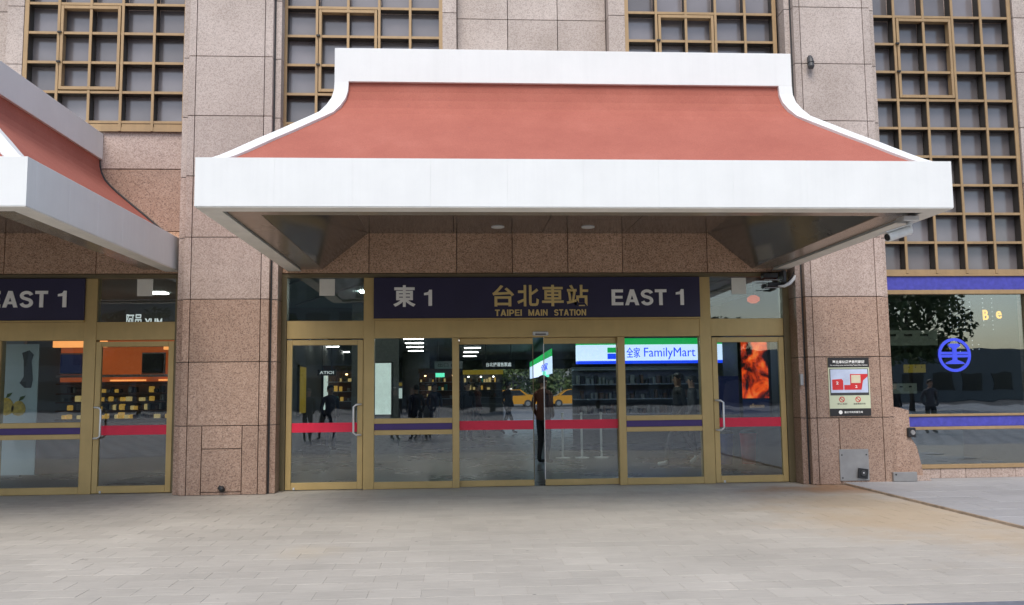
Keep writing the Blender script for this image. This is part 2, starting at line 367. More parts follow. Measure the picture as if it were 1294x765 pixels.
def one(x0, x1, z0, z1, y, mat, parent):
    w_, h_ = x1-x0, z1-z0
    pts = [(.55, 0), (1, 0), (1, 1), (.66, 1), (.50, .86), (.0, .80), (.0, .66), (.55, .68)]
    return part('numeral', MB().prism([(px*w_, pz*h_) for px, pz in pts], -.006, .006).mesh('numeral', mat), parent, (x0, y, z0))
def copy_tree(o, parent=None):
    c = o.copy(); COL.objects.link(c); c.parent = parent
    for ch in list(o.children): copy_tree(ch, c)
    return c

# ------------------------------------------------------------------ the ground
g = MB().box(-60, 60, -120, 140, -.6, -.13); top('ground', g.mesh('ground', 'asphalt'), kind='structure')
g = MB().box(-40, 40, -60, -7.925, -.125, -.10); top('forecourt', g.mesh('forecourt', 'lattice_paving'), kind='structure')
pave = top('pavement', MB().box(-30, 4.62, -7.75, .1, -.12, -.0025).mesh('pavement', 'grout'), kind='structure')
slabp = top('side_pavement', MB().box(4.625, 30, -7.75, .1, -.12, .016).mesh('side_pavement', 'grout'), kind='structure')
# kerb stones along the pavement edge
kerb = thing('kerb', (0, -7.84, 0), 'grey kerb of stone blocks along the front edge of the pavement', 'kerb')
for i in range(-12, 12): bx('kerb_stone', kerb, i*.9+.004, i*.9+.896, -7.92, -7.755, -.12, .0, 'kerb_blue', .012)
# pavement tiles
TX, TY = .40, .27
tiles = []
row = 0; y = -7.75
while y < -.02:
    y1 = min(y+TY, .02); off = (row % 2)*TX/2
    xl = -4.4 - (y+7.75)*.56 - .7; xr = min(4.6, 2.5 + (y+7.75)*.75 + 1.0)
    x = math.floor((xl)/TX)*TX + off
    while x < xr:
        tiles.append((x, min(x+TX, 4.612), y, y1)); x += TX
    y += TY; row += 1
random.seed(3)
rest = MB()
for i, (x0, x1, ya, yb) in enumerate(tiles):
    if x1-x0 < .05: continue
    dz = random.uniform(-.0008, .0008); mi = random.randrange(4)
    if i < 300:
        bmk = 'paving_' + 'abcd'[mi]; o = part('paving_tile', cmesh(x1-x0-.003, yb-ya-.003, .02, bmk, .0012), pave, ((x0+x1)/2, ya+.0025, -.010+dz))
        continue
    rest.box(x0+.0025, x1-.0025, ya+.0025, yb-.0025, -.02+dz, dz, mi)
o = part('far_paving_tiles', rest.mesh('far_paving_tiles', ['paving_a', 'paving_b', 'paving_c', 'paving_d']), pave); tag(o, kind='stuff')
# side pavement slabs, a shallow step up
y = -7.75; row = 0
while y < -.1:
    for k in range(5):
        x0 = 4.634 + k*.9 - (row % 2)*.45; x1 = x0 + .9; x0 = max(x0, 4.634)
        bx('paving_slab', slabp, x0+.004, x1-.004, y+.004, min(y+.6, .09)-.004, .005, .03+random.uniform(-.001, .001), random.choice(['slab_grey', 'slab_grey_dark']), .004)
    y += .6; row += 1
bx('step_edge', slabp, 4.6145, 4.632, -7.75, -.5, -.01, .031, 'step_stone', .006)

# ------------------------------------------------------------------ the station building: walls
Z6 = [0.0] + [1.022+.95*k for k in range(0, 9)]
fac = thing('station_facade', (0, 0, 0), 'pink granite station wall above the doors and between the lattice windows', 'building')
core = MB()
core.box(-18, 16, .30, .6, 3.38, 9.6)           # wall core behind windows and slabs
core.box(-18, -5.56, .16, .3, 3.38, 5.62); core.box(-4.08, 4.06, .16, .3, 3.38, 5.62)
part('wall_core', core.mesh('wall_core', 'granite_mid'), fac)
def slab(parent, x0, x1, y, z0, z1, mat, th=.06, name='granite_panel', gap=.0055):
    return bx(name, parent, x0+gap, x1-gap, y, y+th, z0+gap, z1-gap, mat, .0025)
for dx in (0, -9.63):
    J = [-4.07, -2.72, -1.336, -.45, .442, 1.328, 2.71, 4.03]
    for a, b in zip(J[:-1], J[1:]):
        if b+dx < -9: continue
        slab(fac, a+dx, b+dx, -.05, 3.365, 4.03, 'granite_lintel', .2)
        if dx: slab(fac, a+dx, b+dx, -.05, 4.03, 5.023, 'granite_low', .2); 
    if dx:
        for a, b in ((-8.2, -6.95), (-6.95, -5.575)): slab(fac, a, b, -.06, 5.023, 5.632, 'granite_mid', .2)
# strips and recessed centre between the upper windows
for (a, b, c, d) in ((-1.555, -1.318, 1.165, 1.445), (-11.2, -10.96, -8.39, -8.125)):
    zs = [4.78, 5.73, 6.675, 7.62, 8.57]
    for z0, z1 in zip(zs[:-1], zs[1:]):
        if b > -9: slab(fac, a, b, -.13, z0, z1, 'granite_high', .4)
        slab(fac, c, d, -.13, z0, z1, 'granite_high', .4)
        js = [b+.005, b+.84, b+1.67, c-.005]
        for p, q in zip(js[:-1], js[1:]): slab(fac, p, q, .1, z0, z1, 'granite_high', .18)
for z0, z1 in zip([.05]+[Z6[i] for i in range(1, 9)], [Z6[i] for i in range(1, 10)]):
    slab(fac, 8.05, 9.3, -.16, z0, z1, 'granite_high' if z0 > 4 else 'granite_mid', .4)
# ------------------------------------------------------------------ pillars
def pillar(cx, label, bottom):
    t = thing('granite_pillar', (cx, -.1, 0), label, 'pillar', 'granite pillars beside the entrance')
    cm = MB().box(cx-.742, cx+.742, -.335, .3, 0, 9.6).box(cx-.63, cx+.63, -.352, -.335, 0, 9.6)
    part('pillar_core', cm.mesh('pillar_core', 'dark_grey'), t)
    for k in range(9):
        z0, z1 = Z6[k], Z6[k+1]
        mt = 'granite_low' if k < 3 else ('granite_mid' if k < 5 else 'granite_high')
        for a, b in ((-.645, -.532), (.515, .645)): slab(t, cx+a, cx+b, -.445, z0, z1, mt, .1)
        slab(t, cx-.757, cx-.66, -.345, z0, z1, mt, .3); slab(t, cx+.66, cx+.757, -.345, z0, z1, mt, .3)
        if k > 0: slab(t, cx-.532, cx+.515, -.445, z0, z1, mt, .1)
        else: bottom(t)
    return t
def bl(t):
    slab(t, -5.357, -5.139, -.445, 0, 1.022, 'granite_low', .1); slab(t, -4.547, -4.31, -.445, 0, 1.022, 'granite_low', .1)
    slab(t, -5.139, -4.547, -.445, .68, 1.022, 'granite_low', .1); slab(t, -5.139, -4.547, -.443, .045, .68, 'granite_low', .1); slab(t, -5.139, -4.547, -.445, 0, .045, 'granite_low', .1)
def br_(t):
    slab(t, 4.253, 4.60, -.445, 0, 1.022, 'granite_low', .1); slab(t, 4.60, 5.30, -.445, 0, 1.022, 'granite_low', .1)
pillar(-4.825, 'pink granite pillar between the two red roofed canopies', bl)
pillar(4.785, 'pink granite pillar with the map poster and steel cover plate', br_)
# low granite return beside the right pillar
lg = thing('granite_stub_wall', (5.7, -.3, .05), 'low rough granite block with sloped end beside the map pillar', 'wall')
part('stub_block', MB().prism([(5.55, .032), (5.99, .032), (5.965, .25), (5.90, .55), (5.81, .70), (5.80, 1.12), (5.62, 1.17), (5.55, 1.18)], -.30, .0).mesh('stub_block', 'granite_low'), lg)
part('stub_toe', MB().prism([(5.44, .032), (6.05, .032), (5.98, .10), (5.5, .16), (5.44, .16)], -.42, -.302).mesh('stub_toe', 'granite_mid'), lg)

# ------------------------------------------------------------------ lattice windows
def lattice(cols, rows, label, sash, solid_row, xmin=None):
    t = thing('lattice_window', ((cols[0]+cols[-1])/2, 0, rows[0]), label, 'window', 'gold lattice windows of the upper storey')
    x0, x1, z0, z1 = cols[0], cols[-1], rows[0], rows[-1]
    for i, x in enumerate(cols):
        e = .032 if i in (0, len(cols)-1) else .020
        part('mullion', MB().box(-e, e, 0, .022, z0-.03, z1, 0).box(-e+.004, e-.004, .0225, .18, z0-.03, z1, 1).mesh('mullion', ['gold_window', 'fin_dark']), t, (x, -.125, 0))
    for j, z in enumerate(rows[:-1]):
        e = .020 if j else .034
        for xa, xb in zip(cols[:-1], cols[1:]):
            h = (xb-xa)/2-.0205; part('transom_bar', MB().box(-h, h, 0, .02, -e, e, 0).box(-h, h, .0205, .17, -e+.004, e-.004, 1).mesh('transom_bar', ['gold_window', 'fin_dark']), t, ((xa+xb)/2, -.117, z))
    for i, (xa, xb) in enumerate(zip(cols[:-1], cols[1:])):
        for j, (za, zb) in enumerate(zip(rows[:-1], rows[1:])):
            if solid_row and j == 0: bx('spandrel_panel', t, xa+.024, xb-.024, -.108, .05, za+.025, zb-.025, 'gold_window', .003); continue
            o = bx('pane', t, xa+.02, xb-.02, .062, .075, za+.02, zb-.02, 'window_glass', .001)
            o.rotation_euler = (random.gauss(0, .006), 0, random.gauss(0, .006))
    if sash:
        a, b, c, d = sash; xa, xb, za, zb = cols[a]+.032, cols[b]-.032, rows[c]+.036, rows[d]-.036
        s = bx('sash', t, xa, xa+.045, -.135, -.02, za, zb, 'gold_window', .003)
        for q in ((xb-.045, xb, za, zb), (xa+.046, xb-.046, zb-.05, zb), (xa+.046, xb-.046, za, za+.05)):
            o = part('sash_rail', cmesh(q[1]-q[0], .115, q[3]-q[2], 'gold_window', .003), s, ((q[0]+q[1])/2, -.135, (q[2]+q[3])/2))
        for r_ in range(c+1, d): part('latch', cmesh(.06, .03, .03, 'black'), s, (xa-.005, -.165, rows[r_]))
def rw(n0, n1): return [5.76+.48*k for k in range(n0, n1)]
cl = lambda a, b: [a+(b-a)*i/5 for i in range(6)]
lattice(cl(-8.09, -5.62), [5.645]+rw(0, 6), 'gold lattice window above the cut-off canopy at left', (1, 3, 2, 5), True)
lattice(cl(-4.06, -1.575), [5.645]+rw(0, 6), 'gold lattice window behind the left end of the central canopy parapet', (1, 3, 2, 5), True)
lattice(cl(1.468, 3.95), [5.645]+rw(0, 6), 'gold lattice window behind the right end of the central canopy parapet', (1, 3, 2, 5), True)
lattice([5.52, 6.0, 6.505, 7.012, 7.51, 8.01], [3.36+.48*k for k in range(0, 11)], 'tall gold lattice window above the shop window, right of the pillar', (1, 3, 6, 9), False)

# ------------------------------------------------------------------ canopy
HW, FD = 3.987, 4.956            # half width, front depth
RED = [(.10, 3.895), (.20, 3.965), (.32, 4.06), (.52, 4.235), (.70, 4.385), (.86, 4.52), (1.0, 4.64), (1.10, 4.735), (1.18, 4.83), (1.235, 4.94), (1.262, 5.05), (1.27, 5.17)]
CAP = [(.085, 3.918), (.185, 3.985), (.305, 4.085), (.505, 4.26), (.685, 4.41), (.84, 4.545), (.975, 4.662), (1.075, 4.75), (1.145, 4.855), (1.195, 4.955), (1.22, 5.055), (1.226, 5.17)]
can = thing('entrance_canopy', (0, 0, 0), 'red roofed white canopy seen in full over the central doors', 'canopy', 'red roofed canopies over the station doors')
n = 10
for i in range(n):
    a = -HW + 2*HW*i/n; b = -HW + 2*HW*(i+1)/n
    bx('fascia_panel', can, a+.0003, b-.0003, -FD, -FD+.2, 3.407, 3.913, 'white_plaster', .0004)
for s in (-1, 1):
    for i in range(6):
        ya = -FD+.2015 + (FD-.27)*i/6; yb = -FD+.2015 + (FD-.27)*(i+1)/6
        a, b = (HW-.2, HW) if s > 0 else (-HW, -HW+.2)
        bx('fascia_panel', can, a, b, ya+.001, yb-.001, 3.407, 3.913, 'white_plaster', .0025)
# beige rim under the fascia
bx('soffit_rim', can, -HW+.006, HW-.006, -FD+.006, -FD+.22, 3.395, 3.406, 'rim_plaster', .002)
for a, b in ((-HW+.006, -HW+.22), (HW-.22, HW-.006)): bx('soffit_rim', can, a, b, -FD+.222, -.06, 3.395, 3.406, 'rim_plaster', .002)
# roof slopes
f = MB()
for (a, z), (a2, z2) in zip(RED[:-1], RED[1:]): f.quad([(-HW+a, -FD+a, z), (HW-a, -FD+a, z), (HW-a2, -FD+a2, z2), (-HW+a2, -FD+a2, z2)])
part('roof_slope', f.mesh('roof_slope', 'red_roof', True), can)
for s in (-1, 1):
    f = MB()
    for (a, z), (a2, z2) in zip(RED[:-1], RED[1:]):
        q = [(s*(HW-a), -FD+a, z), (s*(HW-a), -.055, z), (s*(HW-a2), -.055, z2), (s*(HW-a2), -FD+a2, z2)]
        f.quad(q if s > 0 else q[::-1])
    part('roof_slope', f.mesh('roof_slope', 'red_roof', True), can)
    # white hip rib
    f = MB(); W = .165
    for i in range(len(CAP)-1):
        (a, z), (a2, z2) = CAP[i], CAP[i+1]; (ra, rz), (ra2, rz2) = RED[i], RED[i+1]
        P = lambda a, z, u, v: (s*(HW-a-u), -FD+a+v, z)
        qs = [[P(a, z, 0, 0), P(a, z, W, 0), P(a2, z2, W, 0), P(a2, z2, 0, 0)], [P(a, z, 0, W), P(a, z, 0, 0), P(a2, z2, 0, 0), P(a2, z2, 0, W)],
              [P(a, z, W, 0), (s*(HW-a-W), -FD+ra+.02, rz-.02), (s*(HW-a2-W), -FD+ra2+.02, rz2-.02), P(a2, z2, W, 0)],
              [(s*(HW-ra-.02), -FD+a+W, rz-.02), P(a, z, 0, W), P(a2, z2, 0, W), (s*(HW-ra2-.02), -FD+a2+W, rz2-.02)]]
        for q in qs: f.quad(q if s < 0 else q[::-1])
    part('hip_rib', f.mesh('hip_rib', 'white_plaster'), can)
    # dark flashing where the side slope meets the wall
    f = MB().tube([(s*(HW-a+.0), -.075, z+.02) for a, z in RED], .016, 6)
    part('flashing', f.mesh('flashing', 'dark_grey'), can)
PX, PY = HW-1.225, -FD+1.225
bx('parapet', can, -PX, PX, PY, PY+.18, 5.165, 5.575, 'white_plaster', .004)
for s in (-1, 1):
    a, b = (PX-.18, PX) if s > 0 else (-PX, -PX+.18)
    bx('parapet', can, a, b, PY+.1815, -.07, 5.165, 5.575, 'white_plaster', .004)
bx('roof_deck', can, -PX+.185, PX-.185, PY+.19, -.07, 5.2, 5.3, 'rim_plaster', .004)
# soffit
zr, zc, o1, o2 = 3.425, 4.0, .55, 1.255
for nm, q in (('soffit_ring', (-HW+.222, HW-.222, -FD+.222, -FD+o1)), ('soffit_ring', (-HW+.222, -HW+o1, -FD+o1+.002, -.055)), ('soffit_ring', (HW-o1, HW-.222, -FD+o1+.002, -.055))):
    bx(nm, can, q[0], q[1], q[2], q[3], zr, zr+.02, 'soffit_ring', .003)
Rr = MB().quad([(-HW+o1, -FD+o1, zr+.01), (-HW+o2, -FD+o2, zc+.005), (HW-o2, -FD+o2, zc+.005), (HW-o1, -FD+o1, zr+.01)])
part('soffit_slope', Rr.mesh('soffit_slope', 'soffit_metal'), can)
for s in (-1, 1):
    q = [(s*(HW-o1), -FD+o1, zr+.01), (s*(HW-o2), -FD+o2, zc+.005), (s*(HW-o2), -.052, zc+.005), (s*(HW-o1), -.052, zr+.01)]
    part('soffit_slope', MB().quad(q if s > 0 else q[::-1]).mesh('soffit_slope', 'soffit_metal'), can)
xs = [-HW+o2, -1.38, .03, 1.36, HW-o2]
for a, b in zip(xs[:-1], xs[1:]):
    for ya, yb in ((-FD+o2, -2.5), (-2.5, -1.25), (-1.25, -.052)): bx('ceiling_panel', can, a+.004, b-.004, ya+.003, yb-.003, zc, zc+.02, 'soffit_metal', .003)
for x, y in ((-.704, -.63), (.69, -.63)):
    o = part('downlight', MB().tube([(0, 0, .01), (0, 0, -.012)], [.105, .1], 20).mesh('downlight', 'camera_white'), can, (x, y, zc))
    part('lens', MB().tube([(0, 0, -.013), (0, 0, -.018)], [.075, .07], 16).mesh('lens', 'lens_white'), o, (x, y, zc))
c2 = copy_tree(can); c2.location.x = -9.63; c2['label'] = 'red roofed white canopy cut off by the left picture edge'

# ------------------------------------------------------------------ entrances
def handle(parent, xm, xb, z0, z1, yb=-.03):
    q = .6*xb+.4*xm
    pts = [(xm, yb, z0), (xm, yb-.05, z0), (q, yb-.07, z0+.004), (xb, yb-.075, z0+.035), (xb, yb-.075, z1-.035), (q, yb-.07, z1-.004), (xm, yb-.05, z1), (xm, yb, z1)]
    return part('handle', MB().tube(pts, .016, 10).mesh('handle', 'steel', True), parent)
def swing_door(x0, x1, hx, label):
    t = thing('swing_door', ((x0+x1)/2, 0, 0), label, 'door', 'gold framed swing doors')
    bx('stile', t, x0, x0+.085, -.03, .03, .012, 2.315, 'gold_aluminium'); bx('stile', t, x1-.085, x1, -.03, .03, .012, 2.315, 'gold_aluminium')
    bx('rail', t, x0+.086, x1-.086, -.03, .03, 2.235, 2.315, 'gold_aluminium'); bx('rail', t, x0+.086, x1-.086, -.03, .03, .012, .12, 'gold_aluminium')
    bx('pane', t, x0+.08, x1-.08, -.004, .004, .115, 2.24, 'glass', .001)
    bx('red_strip', t, x0+.088, x1-.088, -.012, -.006, .885, 1.03, 'film_red', .001)
    handle(t, hx, hx+(.105 if hx < (x0+x1)/2 else -.105), .84, 1.31)
    bx('floor_bolt', t, x0+.12, x0+.15, -.05, -.028, .012, .05, 'steel')
def side_panel(x0, x1, label):
    t = thing('glazed_side_panel', ((x0+x1)/2, 0, 0), label, 'window', 'fixed glass panels beside the sliding doors')
    for a, b in ((0.004, .11), (.83, .905), (1.005, 1.085)): bx('rail', t, x0, x1, -.03, .05, a, b, 'gold_aluminium')
    bx('purple_strip', t, x0+.002, x1-.002, -.018, .04, .907, 1.003, 'film_purple', .002)
    bx('pane', t, x0, x1, -.004, .004, .108, .832, 'glass', .001); bx('pane', t, x0, x1, -.004, .004, 1.083, 2.337, 'glass', .001)
def sliding_door(x0, x1, label):
    t = thing('sliding_door', ((x0+x1)/2, .1, 0), label, 'door', 'automatic sliding doors')
    bx('rail', t, x0, x1, .06, .11, .006, .1, 'gold_aluminium'); bx('rail', t, x0, x1, .06, .11, 2.235, 2.334, 'gold_aluminium')
    bx('pane', t, x0, x1, .082, .090, .098, 2.237, 'glass', .001)
    bx('red_strip', t, x0, x1, .074, .080, .885, 1.028, 'film_red', .001)
    e = x1 if abs(x1) < abs(x0) else x0
    bx('edge_trim', t, e-.006, e+.006, .070, .1, .1, 2.235, 'steel' if e > 0 else 'olive_jamb', .001)
def entrance(dx, left, label_frame):
    t = thing('entrance_portal', (dx, 0, 0), label_frame, 'door frame', 'gold entrance frames')
    X0 = -4.09 if left else 1.0
    bx('head_rail', t, X0+dx, 4.045+dx, -.03, .12, 3.297, 3.362, 'olive_jamb')
    bx('transom_rail', t, (-3.99 if left else 1.0)+dx, 3.99+dx, -.022, .12, 2.337, 2.618, 'gold_aluminium')
    P = [(2.556, 2.742, 3.295), (1.217, 1.333, 2.335)]
    if left: P += [(-2.80, -2.632, 3.295), (-1.414, -1.306, 2.335)]
    for a, b, z in P: bx('post', t, a+dx, b+dx, -.034, .13, .002, z, 'gold_aluminium')
    J = [(3.93, 4.05)] + ([(-4.10, -3.992)] if left else [])
    for a, b in J: bx('jamb', t, a+dx, b+dx, -.045, .14, .002, 3.296, 'olive_jamb')
    bx('transom_pane', t, 2.74+dx, 3.932+dx, .0, .008, 2.616, 3.298, 'glass', .001)
    if left: bx('transom_pane', t, -3.993+dx, -2.798+dx, .0, .008, 2.616, 3.298, 'glass', .001)
    # infill behind the name board
    bx('infill', t, (-2.63 if left else 1.0)+dx, 2.555+dx, .02, .1, 2.62, 3.295, 'dark_grey')
    return t
entrance(0, True, 'gold frame round the central doors under the whole canopy')
entrance(-9.63, False, 'gold frame round the doors left of the first pillar')
swing_door(-3.985, -2.806, -2.835, 'swing door with red strip left of the central glass panels')
swing_door(2.748, 3.924, 2.775, 'swing door with red strip beside the map pillar')
swing_door(2.748-9.63, 3.924-9.63, 2.775-9.63, 'swing door with red strip before the orange lit shop')
side_panel(-2.63, -1.416, 'fixed panel with purple strip beside the left central swing door')
side_panel(1.335, 2.554, 'fixed panel with purple strip in front of the convenience store sign')
side_panel(1.335-9.63, 2.554-9.63, 'fixed panel with purple strip before the white shop banner')
sliding_door(-1.304, -.13, 'left leaf of the automatic sliding doors, red strip across')
sliding_door(.045, 1.215, 'right leaf of the automatic sliding doors, red strip across')
sn = thing('door_sensor', (-.015, -.03, 2.36), 'small silver sensor above the gap of the sliding doors', 'sensor')
bx('housing', sn, -.14, .11, -.075, -.024, 2.362, 2.425, 'camera_white', .012); bx('window', sn, -.10, .07, -.079, -.0755, 2.372, 2.392, 'black', .002)
for x0, lb in ((-3.495, 'left'), (3.11, 'right')):
    bt('paper_notice', x0, x0+.24, -.008, -.004, 3.015, 3.28, 'paper', 'blank pale paper notice on glass above the %s central swing door' % lb, 'notice', 'paper notices on the fanlights', .0005)
bt('paper_notice', -6.30, -6.06, -.008, -.004, 3.02, 3.285, 'paper', 'blank pale paper notice on glass before the orange lit shop', 'notice', 'paper notices on the fanlights', .0005)
# name boards
def board(x0, x1, label, items):
    t = thing('station_sign', ((x0+x1)/2, -.06, 2.63), label, 'sign', 'navy name boards over the doors')
    bx('board', t, x0, x1, -.075, -.024, 2.645, 3.292, 'sign_navy', .004)
    bx('trim', t, x0-.005, x1+.005, -.09, -.024, 2.618, 2.643, 'gold_aluminium', .003)
    for nm, body, a, b, c, d, mt, bold in items:
        if nm == 'numeral': one(a, b, c, d, -.082, mt, t)
        elif nm == 'lettering': sign_word(body, a, b, c, d, -.082, mt, t)
        else: text(nm, body, a, b, c, d, -.082, mt, t, .012, bold)
board(-2.64, 2.565, 'navy board reading TAIPEI MAIN STATION over the central doors',
      [('character', '東', -2.335, -1.985, 2.825, 3.168, 'letter_white', .028), ('numeral', '1', -1.853, -1.727, 2.84, 3.095, 'letter_white', .03)] +
      [('character', c, -.775+.395*i, -.775+.395*i+.345, 2.825, 3.165, 'letter_gold', .02) for i, c in enumerate('台北車站')] +
      [('lettering', 'TAIPEI', -.735, -.31, 2.675, 2.775, 'letter_gold', .034), ('lettering', 'MAIN', -.205, .10, 2.675, 2.775, 'letter_gold', .034), ('lettering', 'STATION', .205, .715, 2.675, 2.775, 'letter_gold', .034),
       ('lettering', 'EAST', 1.13, 2.02, 2.835, 3.09, 'letter_white', .045), ('numeral', '1', 2.17, 2.30, 2.835, 3.09, 'letter_white', .045)])
board(-10.5, 2.565-9.63, 'navy board reading EAST 1 cut off by the left edge',
      [('lettering', 'EAST', 1.13-9.63, 2.02-9.63, 2.845, 3.10, 'letter_white', .045), ('numeral', '1', 2.17-9.63, 2.30-9.63, 2.845, 3.10, 'letter_white', .045)])

# ------------------------------------------------------------------ shop front at right
sf = thing('shop_window', (6.8, 0, .05), 'large shop window with blue bands right of the map pillar', 'shop window')
xa, xb = 5.55, 8.03
for z0, z1 in ((3.285, 3.325), (2.99, 3.06), (1.012, 1.05), (.80, .848), (.185, .247)): bx('rail', sf, xa, xb, -.12, .04, z0, z1, 'gold_window')
bx('blue_band', sf, xa, xb, -.09, .04, 3.062, 3.283, 'band_blue', .003); bx('blue_band', sf, xa, xb, -.10, .04, .85, 1.01, 'band_blue', .003)
bx('pane', sf, xa, xb-.06, -.052, -.044, 1.05, 2.99, 'glass_shop', .001); bx('pane', sf, xa, xb-.06, -.052, -.044, .247, .80, 'glass_shop', .001)
bx('jamb', sf, xb-.06, xb+.015, -.11, .04, .19, 3.06, 'olive_jamb')
for i in range(6): bx('base_tile', sf, xa+i*.414+.003, xa+(i+1)*.414-.003, -.10, .04, .032, .183, 'granite_mid', .003)
# round railway emblem on the glass
em = thing('round_emblem', (6.75, -.06, 1.99), 'blue round railway emblem on the shop window glass', 'emblem')
def arc_ring(cx, cz, r0, r1, a0, a1, y0, y1, n=40):
    o = MB()
    for i in range(n):
        t0 = a0+(a1-a0)*i/n; t1 = a0+(a1-a0)*(i+1)/n
        p = [(cx+r*math.cos(t), cz+r*math.sin(t)) for r, t in ((r0, t0), (r1, t0), (r1, t1), (r0, t1))]
        o.quad([(x, y0, z) for x, z in p]); o.quad([(p[1][0], y0, p[1][1]), (p[1][0], y1, p[1][1]), (p[2][0], y1, p[2][1]), (p[2][0], y0, p[2][1])]); o.quad([(p[0][0], y1, p[0][1]), (p[0][0], y0, p[0][1]), (p[3][0], y0, p[3][1]), (p[3][0], y1, p[3][1])])
    return o
ex, ez, er = 6.745, 1.998, .275
part('ring', arc_ring(ex, ez, er*.83, er, 0, 2*math.pi, -.066, -.055, 48).mesh('ring', 'emblem_blue'), em)
for za in (.035, -.145): part('bar', MB().box(ex-er*.9, ex+er*.9, -.064, -.055, ez+er*za/.275*.275+.0, ez+er*(za)+.042).mesh('bar', 'emblem_blue'), em)
rp = [(-.17, -.155), (.17, -.155), (.15, -.125), (.045, -.085), (.035, .10), (.055, .125), (.10, .145), (.10, .175), (.07, .195), (-.07, .195), (-.10, .175), (-.10, .145), (-.055, .125), (-.035, .10), (-.045, -.085), (-.15, -.125)]
part('rail_section', MB().prism([(ex+x*.95, ez+z*.95) for x, z in rp], -.068, -.0555).mesh('rail_section', 'emblem_blue'), em)
lt = thing('glowing_letters', (7.5, .25, 2.62), 'small orange letters Be hanging behind the shop glass', 'sign')
text('letter', 'B', 7.46, 7.55, 2.59, 2.76, .25, 'letter_orange', lt, .02, .015); text('letter', 'e', 7.69, 7.78, 2.61, 2.74, .25, 'letter_orange', lt, .02, .015)
random.seed(11)
for i, (x, z1, z0) in enumerate(((6.98, 2.93, 2.35), (7.10, 2.93, 2.33), (7.22, 2.93, 2.38), (7.33, 2.90, 2.38), (7.56, 2.96, 2.45), (7.72, 2.96, 2.42), (7.02, 2.24, 2.05), (7.12, 2.22, 2.02), (7.34, 2.25, 2.03), (7.45, 2.18, 2.05))):
    b = MB(); z = z1
    while z > z0: b.box(x-.004, x+.004, .40, .408, z, z+.010); z -= .075
    b.box(x-.0006, x+.0006, .403, .4042, z0, z1, 1)
    top('bead_string', b.mesh('bead_string', ['bead_light', 'dark_grey']), ['first', 'second', 'third', 'fourth', 'fifth', 'sixth', 'first short', 'second short', 'third short', 'fourth short'][i] + ' string of light beads from the left behind the shop glass', 'light string', 'bead strings in the shop window')

# ------------------------------------------------------------------ small fittings outside
po = thing('map_poster', (4.79, -.447, 1.05), 'station map poster with red plan on the right pillar', 'poster')
bx('backing', po, 4.455, 5.115, -.458, -.446, 1.05, 1.96, 'paper_green', .002)
bx('header', po, 4.455, 5.115, -.461, -.4585, 1.805, 1.96, 'poster_black', .0008); bx('footer', po, 4.455, 5.115, -.461, -.4585, 1.05, 1.165, 'poster_black', .0008)
bx('map_border', po, 4.475, 5.095, -.461, -.4585, 1.37, 1.785, 'dark_grey', .0008); bx('map_sheet', po, 4.487, 5.083, -.4635, -.4615, 1.41, 1.775, 'poster_blue', .0008)
def flat(nm, pts, mt, y=-.4655): part(nm, MB().prism(pts, y, y+.0015).mesh(nm, mt), po)
flat('map_area', [(4.51, 1.455), (4.685, 1.455), (4.685, 1.60), (4.66, 1.625), (4.51, 1.615)], 'poster_red')
flat('map_area', [(4.70, 1.455), (4.975, 1.455), (5.005, 1.60), (5.08, 1.66), (5.08, 1.70), (4.80, 1.70), (4.80, 1.53), (4.70, 1.53)], 'poster_red')
flat('map_area', [(4.815, 1.56), (4.965, 1.56), (4.965, 1.685), (4.815, 1.685)], 'poster_cream', -.4675)
text('lettering', '臺北車站周邊禁菸範圍', 4.53, 5.04, 1.865, 1.915, -.4625, 'letter_white', po, .001, .02)
text('lettering', 'No smoking area surrounding Taipei Main Station', 4.49, 5.09, 1.825, 1.85, -.4625, 'letter_white', po, .001, .01)
text('lettering', '2', 4.57, 4.61, 1.54, 1.585, -.4665, 'letter_white', po, .001, .02); text('lettering', '2', 4.875, 4.91, 1.485, 1.525, -.4665, 'letter_white', po, .001, .02)
for x in (4.655, 4.915):
    part('no_smoking_mark', arc_ring(x, 1.305, .032, .044, 0, 6.2832, -.4605, -.4585, 24).mesh('no_smoking_mark', 'poster_red'), po)
    part('mark_bar', MB().prism([(x-.03, 1.325), (x-.022, 1.333), (x+.03, 1.285), (x+.022, 1.277)][::-1], -.4605, -.4588).mesh('mark_bar', 'poster_red'), po)
for a, b in ((4.58, 4.74), (4.84, 5.03)): text('lettering', '禁止吸菸' if a < 4.7 else '違者最高可罰', a, b, 1.225, 1.25, -.4595, 'dark_grey', po, .001, .0)
part('seal', MB().tube([(4.625, -.4625, 1.107), (4.625, -.4612, 1.107)], .03, 18).mesh('seal', 'letter_white'), po)
text('lettering', '臺北市政府衛生局', 4.685, 4.98, 1.092, 1.125, -.4625, 'letter_white', po, .001, .01)
pl = thing('cover_plate', (4.805, -.447, .05), 'square steel cover plate with black socket at the pillar foot', 'cover plate')
bx('plate', pl, 4.572, 5.037, -.462, -.446, .055, .537, 'plate_steel', .003)
for x, z in ((4.61, .45), (5.0, .45), (4.61, .10)): part('screw', MB().tube([(x, -.467, z), (x, -.461, z)], .012, 10).mesh('screw', 'dark_grey'), pl)
sk = part('socket', MB().box(-.075, .075, -.05, -.0165, -.075, .075).mesh('socket', 'black'), pl, (4.925, -.446, .165)); sk.rotation_euler = (0, .12, 0)
part('socket_ring', MB().tube([(0, -.066, .005), (0, -.051, .005)], [.04, .045], 14).mesh('socket_ring', 'dark_grey'), sk, (0, 0, 0), False)
part('plug_pin', MB().tube([(-.004, -.072, .012), (-.004, -.0665, .012)], .012, 8).mesh('plug_pin', 'steel'), sk, (0, 0, 0), False)
bs = thing('black_socket', (5.80, -.33, .70), 'small black socket box on the sloped granite block', 'socket')
